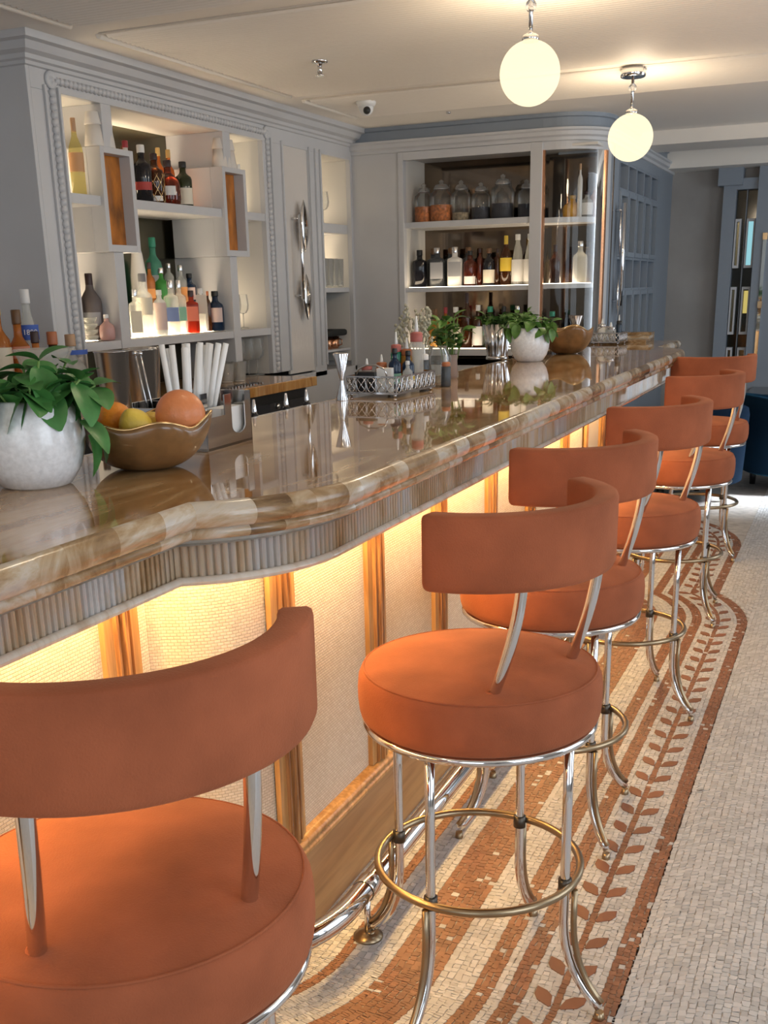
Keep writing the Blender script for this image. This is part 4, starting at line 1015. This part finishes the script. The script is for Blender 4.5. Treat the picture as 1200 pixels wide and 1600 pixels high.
for k, (y, lb) in enumerate(((6.36,'copper mug in the bottom of the tall narrow niche, left'),(6.46,'copper mug in the bottom of the tall narrow niche, middle'),(6.56,'copper mug in the bottom of the tall narrow niche, right'))):
    t = thing('copper_mug', lb, 'mug', (-2.10,y,1.0455), 0, 'copper mugs'); MB().lathe([(.032,0),(.038,.01),(.04,.075),(.037,.075),(.034,.012),(.001,.01)], 18, closed=False).build('cup', COPPER, t)
    MB().tube([(.04,0,.06),(.062,0,.055),(.062,0,.025),(.038,0,.018)], .004, 6).build('handle', COPPER, t)
t = MB().box(-2.24,-2.02,6.30,6.62,1.1255,1.165).build('folded_cloth', P('dark_cloth', (.02,.022,.02), .8), bevel=.015); tag(t, 'dark folded cloth lying on the copper mugs', 'cloth')
# paper cups on the display boxes
PC = [(-2.10,4.135,2.0105,'left stack of paper cups upside down on the first display box'),(-2.06,4.215,2.0105,'right stack of paper cups upside down on the first display box'),(-2.20,4.30,2.0105,'stack of paper cups at the back of the first display box'),(-2.08,5.16,2.0145,'left stack of paper cups upside down on the second display box'),(-2.05,5.25,2.0145,'middle stack of paper cups upside down on the second display box'),(-2.16,5.20,2.0145,'rear stack of paper cups on the second display box')]
for x, y, z, lb in PC:
    t = thing('paper_cup_stack', lb, 'paper cups', (x,y,z), 0, 'paper cups on the display boxes'); 
    if 4.155-.042 < y < 4.225+.042 or 5.145-.042 < y < 5.215+.042: t.location.x = XF-.045+.01; 
    MB().lathe([(.040,0),(.041,.004),(.031,.085)], 20).build('cup', PAPERCUP, t); MB().lathe([(.034,.085),(.035,.089),(.026,.135),(.0245,.137)], 20).build('cup', PAPERCUP, t)

# ------------------------------------------------------------------ things on the bar counter
def pot(label, x, y, s=1.0):
    t = thing('plant_pot', label, 'potted plant', (x,y,ZT), 0, 'white glazed pots of basil on the bar')
    pr = [(.052,0),(.062,.004),(.080,.030),(.090,.062),(.0925,.085),(.089,.112),(.081,.137),(.074,.150),(.070,.153),(.067,.150),(.072,.135)]
    MB().lathe([(r*s, z*s) for r, z in pr], 48, closed=False).build('pot', CERAM, t)
    MB().lathe([(.001,.128*s),(.073*s,.128*s)], 24, closed=False).build('soil', SOIL, t)
    return t
def leaf_mesh(L, w, curl, fold=.25):
    mb = MB(); n = 8; rows_ = []
    for j in range(-2, 3):
        r = []
        for i in range(n+1):
            u = i/n; ww = w*math.sin(PI*min(1,u*.97+.02))**.6*(1-.18*u); yy = ww*j/2
            z = -curl*u*u*L + abs(j)/2*fold*ww - .006*math.sin(u*9)*0
            r.append((u*L, yy, z))
        rows_.append(r)
    mb.sweep(rows_, True); return mb
LM = {}
def add_leaf(par, p, az, el, L, w, curl, mat, key, roll=0):
    if key not in LM:
        o = leaf_mesh(L, w, curl).build('leaf', mat, par, fix=False); LM[key] = o.data
        md = None
    else:
        o = bpy.data.objects.new('leaf', LM[key]); COL.objects.link(o); o.parent = par
    o.matrix_local = Matrix.Translation(p) @ Matrix.Rotation(az,4,'Z') @ Matrix.Rotation(-el,4,'Y') @ Matrix.Rotation(roll,4,'X'); return o
def basil(t, s, z0, spec, rnd, mat, pre, spread=.06, htop=.10):
    stem_ = MB()
    for (dx, dy, h) in spec:
        stem_.tube([(dx*.4,dy*.4,z0),(dx*.75,dy*.75,z0+h*.6),(dx,dy,z0+h)], .0022, 6)
    stem_.build('stems', STEM, t)
    for (dx, dy, h) in spec:
        a0 = rnd.uniform(0, 2*PI); az_out = math.atan2(dy, dx)
        for lv, (fr_, sz) in enumerate(((1.0,.66),(.9,1.0),(.72,1.05),(.5,.9))):
            for k in range(2):
                a = a0 + lv*PI/2 + k*PI + rnd.uniform(-.3,.3)
                sc = rnd.choice((.9,1.0,1.12)); key = (pre, round(sz,2), sc)
                add_leaf(t, (dx*fr_,dy*fr_,z0+h*fr_), a, rnd.uniform(-.95,-.05) if lv else rnd.uniform(.1,.8), .062*sz*sc*s, .021*sz*sc*s*1.25, rnd.choice((.35,.5)), mat, key, rnd.uniform(-.4,.4))
rb = random.Random(21)
p1 = pot('white speckled pot of broad-leaved basil nearest the camera on the bar', -.352, 1.598, 1.05)
spec = [(.0,.0,.085),(.05,.03,.075),(-.03,.05,.08),(.02,-.05,.06),(-.05,-.03,.07),(.075,.05,.06),(.06,-.02,.05),(-.075,.01,.06),(.035,.075,.09),(-.02,.08,.07),(.09,.085,.05),(-.06,-.07,.045),(.01,-.085,.05),(.045,-.01,.10),(-.09,-.04,.06),(.06,-.06,.06),(.10,.03,.065)]
basil(p1, 1.2, .128, spec, rb, LEAF, 'b1')
for (dx,dy,dz,az,el) in ((.075,.075,.075,.9,-.8),(.09,.05,.06,.35,-1.1),(-.055,-.075,.09,-2.3,-.9),(.10,.02,.09,.1,-.4)):
    add_leaf(p1, (dx,dy,dz+.03), az, el, .07, .032, .5, LEAF, ('hang', 0))
p2 = pot('white speckled pot of round-leaved herb farther along the bar', -.372, 5.08)
spec = [(.0,.0,.06),(.06,.03,.06),(-.05,.04,.07),(.03,-.06,.055),(-.07,-.03,.06),(.10,.02,.05),(-.10,.0,.05),(.06,.07,.05),(-.04,-.08,.045),(.12,-.05,.02),(-.12,-.05,.03)]
basil(p2, .95, .128, spec, rb, LEAF2, 'b2')

def wavybowl(name, label, x, y, R, H, waves, rz=0):
    t = thing(name, label, 'bowl', (x,y,ZT), rz, 'amber resin bowls on the bar')
    n = 64; rows_ = []; pr = []
    for i in range(13):
        u = i/12; pr.append((R*(.30+.70*math.sin(u*PI/2)**.8) if i else R*.28, H*(u**1.5)))
    out = []; inn = []
    for i, (r, z) in enumerate(pr):
        ro_ = []; 
        for k in range(n+1):
            a = 2*PI*k/n; wv = 1+.06*(i/12)**2*math.sin(waves*a)+.03*(i/12)**2*math.sin(3*a+1); zz = z*(1+.09*(i/12)*math.sin(waves*a+.7)+.06*(i/12)*math.sin(2*a))
            ro_.append((r*wv*math.cos(a), r*wv*math.sin(a), zz))
        out.append(ro_)
    for ro_ in reversed(out):
        inn.append([(x_*.965, y_*.965, max(z_*.99, .006)) for x_, y_, z_ in ro_])
    mb = MB(); mb.sweep(out + inn, True)
    mb.add([(0,0,.0)] + out[0], [(0,k+2,k+1) for k in range(n)]); mb.add([(0,0,.006)] + inn[-1], [(0,k+1,k+2) for k in range(n)])
    mb.build('bowl_shell', BOWLM, t)
    MB().tube([((a[0]+b[0])/2,(a[1]+b[1])/2,(a[2]+b[2])/2+.0005) for a, b in zip(out[-1][:-1], inn[0][:-1])], .0026, 6, closed=True).build('gilt_rim', GOLD, t)
    return t
wavybowl('fruit_bowl','amber brown wavy bowl with gilt rim holding citrus', -.270, 1.838, .128, .098, 5, .4)
def fruit(name, label, c, r, mat, lem=False):
    t = thing(name, label, 'fruit', c, 0)
    pr = []
    for i in range(21):
        a = PI*i/20; z = -math.cos(a); rr = math.sin(a); 
        if lem: z = z*1.12 + (.18*(abs(z)**8)*(1 if z > 0 else -1))
        pr.append((max(.0005, r*rr), r*z))
    b_ = MB().lathe(pr, 28, closed=False); m = b_.build('peel', mat, t)
    MB().lathe([(.0005,r*(1.3 if lem else 1.0)-.001),(.004,r*(1.28 if lem else .995))], 8, closed=False).build('navel', STEM, t)
    t.rotation_euler = (rb.uniform(.6,1.2), rb.uniform(-.5,.5), 0); return t
fruit('orange','small bright orange fruit at the left of the fruit bowl', (-.320,1.81,ZT+.098), .036, ORANGE)
fruit('lemon','yellow lemon in the middle of the fruit bowl', (-.257,1.792,ZT+.088), .033, LEMON, True)
fruit('grapefruit','large pinkish orange grapefruit at the right of the fruit bowl', (-.200,1.865,ZT+.105), .050, GRAPEF)
fruit('lemon','second lemon low behind the grapefruit in the bowl', (-.280,1.885,ZT+.075), .031, LEMON, True)

# chrome caddy with straws
cdy = thing('bar_caddy','polished chrome bar caddy with a U-shaped napkin slot', 'caddy', (-.36,2.16,ZT), math.radians(2))
W2, D2, H2 = .095, .105, .118
mb = MB(); mb.box(-W2,W2,-D2,D2,0,.008); mb.box(-W2,W2,-D2,-D2+.003,0,H2*.8); mb.box(-W2,W2,D2-.003,D2,0,H2); mb.box(-W2,-W2+.003,-D2,D2,0,H2*.9); mb.box(-.01,-.007,-D2,D2,0,H2*.85); mb.box(-W2,-.008,.0,.003,0,H2*.85)
mb.build('tray_body', CHROME, cdy, bevel=.001)
# front face (+x) with U slot
def uface(mb, x, y0, y1, h, m_=.03):
    th = .003; ym = (y0+y1)/2; r = (y1-y0)/2-m_
    pts_o = [(y0,0),(y1,0),(y1,h),(ym+r,h)] + [(ym+r, .045)] + [(ym+r*math.cos(a), .045-r*.6*math.sin(a)) for a in [PI*i/12 for i in range(1,12)]] + [(ym-r,.045),(ym-r,h),(y0,h)]
    n = len(pts_o)
    vs = [(x,y,z) for y,z in pts_o] + [(x+th,y,z) for y,z in pts_o]
    mb.add(vs, [tuple(range(n)), tuple(reversed(range(n,2*n)))] + [(i,(i+1)%n,n+(i+1)%n,n+i) for i in range(n)])
u_ = MB(); uface(u_, W2-.003, -.02, D2, H2); uface(u_, .03, -.02, D2, H2); u_.box(.03,W2,D2-.003,D2,0,H2); u_.box(W2-.003,W2,-D2,-.02,0,H2*.62); u_.build('napkin_slot', CHROME, cdy)
MB().box(.040,.080,-.012,D2-.012,.009,.085).build('napkin_stack', PAPER, cdy)
STRAW = P('paper_straw', (.78,.78,.77), .45); SG = 'white straws in the chrome caddy'
rs = random.Random(4); lbls = 'thick white straw standing in the chrome caddy'
for k in range(18):
    u = k/17; tx_ = -.050+.105*u+rs.uniform(-.006,.006); ty_ = -.035+.075*u+rs.uniform(-.02,.02)
    bx_, by_ = -.030 + .035*u, -.045+.07*u+rs.uniform(-.008,.008)
    t = MB().tube([(0,0,0),(tx_-bx_, ty_-by_, .222-rs.uniform(0,.014))], .0068, 10).build('straw', STRAW)
    t.location = (-.355+bx_, 2.175+by_, ZT+.009); tag(t, lbls, 'straw', SG)
t = thing('bar_spoons','two thin steel bar spoons leaning behind the straws', 'bar spoons', (-.43,2.10,ZT+.009), 0)
for d in (0,.014): MB().tube([(.0+d,0,0),(-.02+d,-.02,.20)], .0022, 6).ball((-.0205+d,-.0205,.203), .006, 6).build('spoon', STEEL, t)
TIN = P('brushed_tin', (.78,.78,.79), .27, 1)
# steel mixing tins on the back counter
for k, (x, y, lb) in enumerate(((-1.74,3.72,'polished steel mixing tin nearest the basil on the back counter'),(-1.70,3.86,'polished steel mixing tin, middle of the three behind the straws'),(-1.78,4.0,'polished steel mixing tin, hindmost of the three behind the straws'))):
    t = thing('mixing_tin', lb, 'shaker', (x,y,BZ), 0, 'steel mixing tins')
    MB().lathe([(.052,0),(.054,.004),(.070,.225),(.072,.228),(.068,.228),(.05,.006),(.001,.006)], 32, closed=False).build('tin', TIN, t)
    MB().tube([(.0715*math.cos(2*PI*i/32), .0715*math.sin(2*PI*i/32), .227) for i in range(32)], .002, 6, closed=True).build('rolled_rim', CHROME, t)
# pour spouts showing over the rear edge
for k, (y, lb) in enumerate(((2.62,'first'),(2.80,'second'),(3.00,'third'),(3.14,'fourth'))):
    t = thing('speed_rail_bottle', 'dark bottle with chrome pour spout behind the bar edge, %s from the caddy' % lb, 'bottle', (XBK-.065,y,.0), 0, 'speed rail bottles')
    t.location.z = 1.048
    MB().lathe([(.012,0),(.012,.012),(.009,.015)], 12).build('neck', BLK, t); MB().lathe([(.008,.015),(.008,.022),(.004,.055),(.003,.056)], 10).build('pour_spout', CHROME, t)

# jigger
def jigger(label, x, y, z, h, r, mat, group='metal bar jiggers'):
    t = thing('jigger', label, 'jigger', (x,y,z), 0, group)
    MB().lathe([(r*.78,0),(r*.80,.003),(.006,h*.42),(.006,h*.44),(r,h-.002),(r*.96,h),(r*.9,h-.01)], 24, closed=False).build('cups', mat, t)
    MB().lathe([(.0065,h*.42),(.0085,h*.43),(.0065,h*.44)], 14, closed=False).build('waist', mat, t); return t
jigger('tall steel jigger standing left of the pierced tray', -.462, 3.19, ZT, .148, .026, CHROME)
# pierced gallery trays
def gtray(label, x, y, w, d, h, rz):
    t = thing('gallery_tray', label, 'tray', (x,y,ZT), rz, 'pierced silver trays on the bar')
    MB().box(-w/2,w/2,-d/2,d/2,.010,.014).build('tray_floor', P('tray_mirror', (.4,.4,.4), .15, 1), t)
    for sx in (-1,1):
        for sy in (-1,1): MB().ball((sx*(w/2-.012), sy*(d/2-.012), .0062), .006, 6).build('foot', STEEL, t)
    def side(L, m):
        mb = MB(); n = max(2, round(L/.036)); c = L/n
        mb.box(-L/2,L/2,-.0015,.0015,.010,.016,m); mb.box(-L/2,L/2,-.0015,.0015,h-.005,h,m)
        zc = (h+.011)/2; rr = (h-.021)/2
        for i in range(n):
            xc = -L/2+c*(i+.5)
            mb.box(xc-c/2-.001,xc-c/2+.001,-.0012,.0012,.014,h-.004,m)
            pts = [m @ Vector((xc+c*.46*math.cos(2*PI*k/12), 0, zc+rr*math.sin(2*PI*k/12))) for k in range(12)]
            mb.tube(pts, .0016, 5, closed=True)
            for sg in (-1,1): mb.tube([m @ Vector((xc-c*.5,0,zc-sg*rr)), m @ Vector((xc+c*.5,0,zc+sg*rr))], .0015, 5)
            mb.ball(tuple(m @ Vector((xc,0,zc))), .0045, 4)
        mb.box(L/2-.002,L/2+.001,-.002,.002,.010,h,m)
        mb.build('pierced_side', STEEL, t)
    I = Matrix.Identity(4)
    side(w, Matrix.Translation((0,-d/2,0))); side(w, Matrix.Translation((0,d/2,0)))
    side(d, Matrix.Translation((w/2,0,0)) @ Matrix.Rotation(PI/2,4,'Z')); side(d, Matrix.Translation((-w/2,0,0)) @ Matrix.Rotation(PI/2,4,'Z'))
    MB().tube([(-w*.3, -d/2+.005, h), (-w*.26,-d/2+.005,h+.022),(-w*.1,-d/2+.005,h+.034),(w*.1,-d/2+.005,h+.034),(w*.26,-d/2+.005,h+.022),(w*.3,-d/2+.005,h)], .003, 8).build('handle', STEEL, t)
    return t
gtray('pierced silver gallery tray of syrup bottles, the nearer one', -.400, 3.455, .185, .30, .068, math.radians(-4))
gtray('pierced silver gallery tray at the far end of the bar', -.315, 6.62, .165, .19, .068, math.radians(-3))
def nozzle(label, x, y, h, r, body, top, z=ZT+.0145, group='squeeze bottles in the trays', band=None):
    t = thing('syrup_bottle', label, 'bottle', (x,y,z), 0, group)
    MB().lathe([(r*.92,0),(r,.004),(r,h*.60),(r*.82,h*.66)], 16).build('body', body, t)
    MB().lathe([(r*.86,h*.64),(r*.88,h*.655),(r*.88,h*.76),(r*.6,h*.78)], 16).build('collar', top, t)
    MB().lathe([(r*.32,h*.77),(r*.28,h*.82),(r*.12,h)], 12).build('nozzle', P('nozzle_clear', (.75,.76,.75), .2), t)
    if band: MB().lathe([(r*1.02,h*.2),(r*1.02,h*.45)], 16, closed=False).build('label', LBL[band], t)
    return t
GB = P('green_syrup', (.01,.16,.10), .15); BB = P('blue_black_syrup', (.02,.035,.055), .15); RC = CAPM['rust']; RD = P('dull_red_collar', (.42,.12,.10), .45)
for a in [('small syrup bottle with red collar at the front left of the near tray',-.455,3.375,.105,.020,CLR,RD,None),('syrup bottle with red collar behind the front left one',-.425,3.43,.115,.020,ORB,RC,None),
 ('bright green syrup bottle with red collar in the near tray',-.40,3.50,.185,.020,GB,RD,'orange'),('amber syrup bottle with rust collar beside the green one',-.365,3.51,.165,.022,GLDL,RC,None),
 ('tall clear squeeze bottle with dull red collar, tallest in the near tray',-.335,3.525,.235,.024,CLR,RD,None)]:
    nozzle(a[0],a[1],a[2],a[3],a[4],a[5],a[6],band=a[7])
bottle('bitters_bottle','dark blue bitters bottle left of a pair in the near tray','spirit',-.375,3.425,ZT+.0145,.135,.042,NVY,'black',('green',.15,.4,160),-1,group='bitters in the near tray')
bottle('bitters_bottle','dark blue bitters bottle right of a pair in the near tray','spirit',-.345,3.47,ZT+.0145,.125,.042,NVY,'black',('yellow',.15,.4,160),-1,group='bitters in the near tray')
bottle('bitters_bottle','small clear bitters bottle with white cap in the near tray','spirit',-.325,3.415,ZT+.0145,.095,.034,CLR,'white',('white',.1,.35,160),-1,group='bitters in the near tray')
t = MB().box(-.025,.025,-.02,.02,0,.075,Matrix.Rotation(.2,4,'Z')).build('menu_block', PAPER); t.location = (-.385,3.365,ZT+.0145); tag(t, 'small white card block at the front of the near tray', 'card')
t = MB().box(-.035,.035,-.02,.02,0,.065).build('black_box', BLACK); t.location = (-.44,3.325,ZT+.0145); tag(t, 'small black box at the front left of the near tray', 'box'); t.location.y = 3.34
for k, a in enumerate([('clear squeeze bottle with white nozzle behind the near tray',-.36,3.66,.15,.018,GRYB,CAPM['white']),('clear bottle with rust cap beside the white nozzle one',-.30,3.72,.11,.018,GRYB,RC)]):
    nozzle(a[0],a[1],a[2],a[3],a[4],a[5],a[6],z=ZT+.0005)
tm = thing('salt_tumbler','clear carafe of stirrers behind the near tray', 'glass', (-.335,3.74,ZT+.0005)); MB().lathe([(.04,.004),(.045,.10),(.03,.13),(.032,.14),(.029,.14),(.027,.13),(.041,.10),(.036,.008),(.001,.006)], 18, closed=False).build('carafe', GLASSJ, tm)
for a in [('clear bottle with chrome stopper in the far tray',-.355,6.60,.13,.028,FROST,CAPM['silver']),('squat frosted bottle in the far tray',-.30,6.58,.11,.032,CLR,CAPM['silver']),('dark syrup bottle in the far tray',-.265,6.64,.15,.018,BB,CAPM['black'])]:
    nozzle(a[0],a[1],a[2],a[3],a[4],a[5],a[6],group='bottles in the far tray')
jigger('coppery steel jigger cup left of the far tray', -.47, 6.42, ZT, .17, .045, P('smoked_steel', (.35,.30,.27), .2, 1))
# far bowl, fluted cups of herbs
wavybowl('fruit_bowl','amber brown wavy bowl with gilt rim beside the far white pot', -.335, 5.66, .13, .125, 5, 1.3)
def fluted(label, x, y, h, r, mat, z=ZT):
    t = thing('fluted_cup', label, 'cup', (x,y,z), 0, 'fluted metal cups of herbs')
    n = 60; rows_ = []
    for rr, zz in ((.70,.0),(.74,.01),(.72,.03),(.78,.06),(1.0,h),(.95,h),(.74,.07)):
        rows_.append([((rr*r + (.0035 if .03 < zz and rr < 1.1 else 0)*math.cos(14*2*PI*k/n)*(1 if zz > .02 else 0))*math.cos(2*PI*k/n), (rr*r + (.0035*math.cos(14*2*PI*k/n) if zz > .02 else 0))*math.sin(2*PI*k/n), zz) for k in range(n+1)])
    MB().sweep(rows_, True).build('cup_wall', mat, t)
    MB().lathe([(r*.78,0),(r*.80,.006),(r*.76,.016)], 30).build('foot_ring', mat, t); return t
def herbs(t, z, r, n, h, mat, pre, L=.04):
    st_ = MB()
    for k in range(n):
        a = rb.uniform(0, 2*PI); rr = r*math.sqrt(rb.random()); hh = h*rb.uniform(.45,1); x_, y_ = rr*math.cos(a), rr*math.sin(a)
        st_.tube([(x_*.5,y_*.5,z-.03),(x_,y_,z+hh)], .0015, 5)
        for q in range(3): add_leaf(t, (x_,y_,z+hh*(1-.3*q)), a+q*2.1+rb.uniform(-.5,.5), rb.uniform(-.2,.9), L, L*.36, .4, mat, (pre,), rb.uniform(-.5,.5))
    st_.build('stems', STEM, t)
c1 = fluted('fluted silver cup of dark herbs left of the far white pot', -.57, 5.21, .165, .07, STEEL); herbs(c1, .15, .075, 26, .06, LEAF2, 'h1')
c2 = fluted('fluted dark bronze cup of herbs just behind the silver one', -.50, 5.40, .165, .062, P('bronze', (.30,.17,.10), .25, 1)); herbs(c2, .15, .07, 20, .07, LEAF2, 'h1')
def vase(label, x, y, z, h, r, mat, cat='vase'):
    t = thing('herb_vase', label, cat, (x,y,z), 0, 'small vases of sprigs'); MB().lathe([(r*.8,0),(r,.01),(r*.9,h*.7),(r,h),(r*.92,h),(r*.7,.012),(.001,.012)], 18, closed=False).build('vase', mat, t); return t
v1 = vase('stoneware vase of dark green mint behind the near tray', -.42, 4.10, ZT, .09, .032, P('stoneware', (.30,.22,.18), .6)); herbs(v1, .10, .06, 22, .13, LEAF2, 'h2', .05)
v2 = vase('glass vase of dried grey sprigs behind the near tray', -.46, 3.86, ZT, .10, .03, CLR)
ds = MB()
for k in range(26):
    a = rb.uniform(0, 2*PI); rr = .085*math.sqrt(rb.random()); hh = rb.uniform(.13,.25); pts = [(0,0,.03),(rr*.5*math.cos(a),rr*.5*math.sin(a),.03+hh*.5),(rr*math.cos(a),rr*math.sin(a),.03+hh)]
    ds.tube(pts, .0012, 5)
    for q in range(5): ds.ball((pts[2][0]+rb.uniform(-.010,.010), pts[2][1]+rb.uniform(-.010,.010), pts[2][2]-q*.014+rb.uniform(-.004,.004)), .0065, 4)
ds.build('dried_sprigs', DRY, v2)
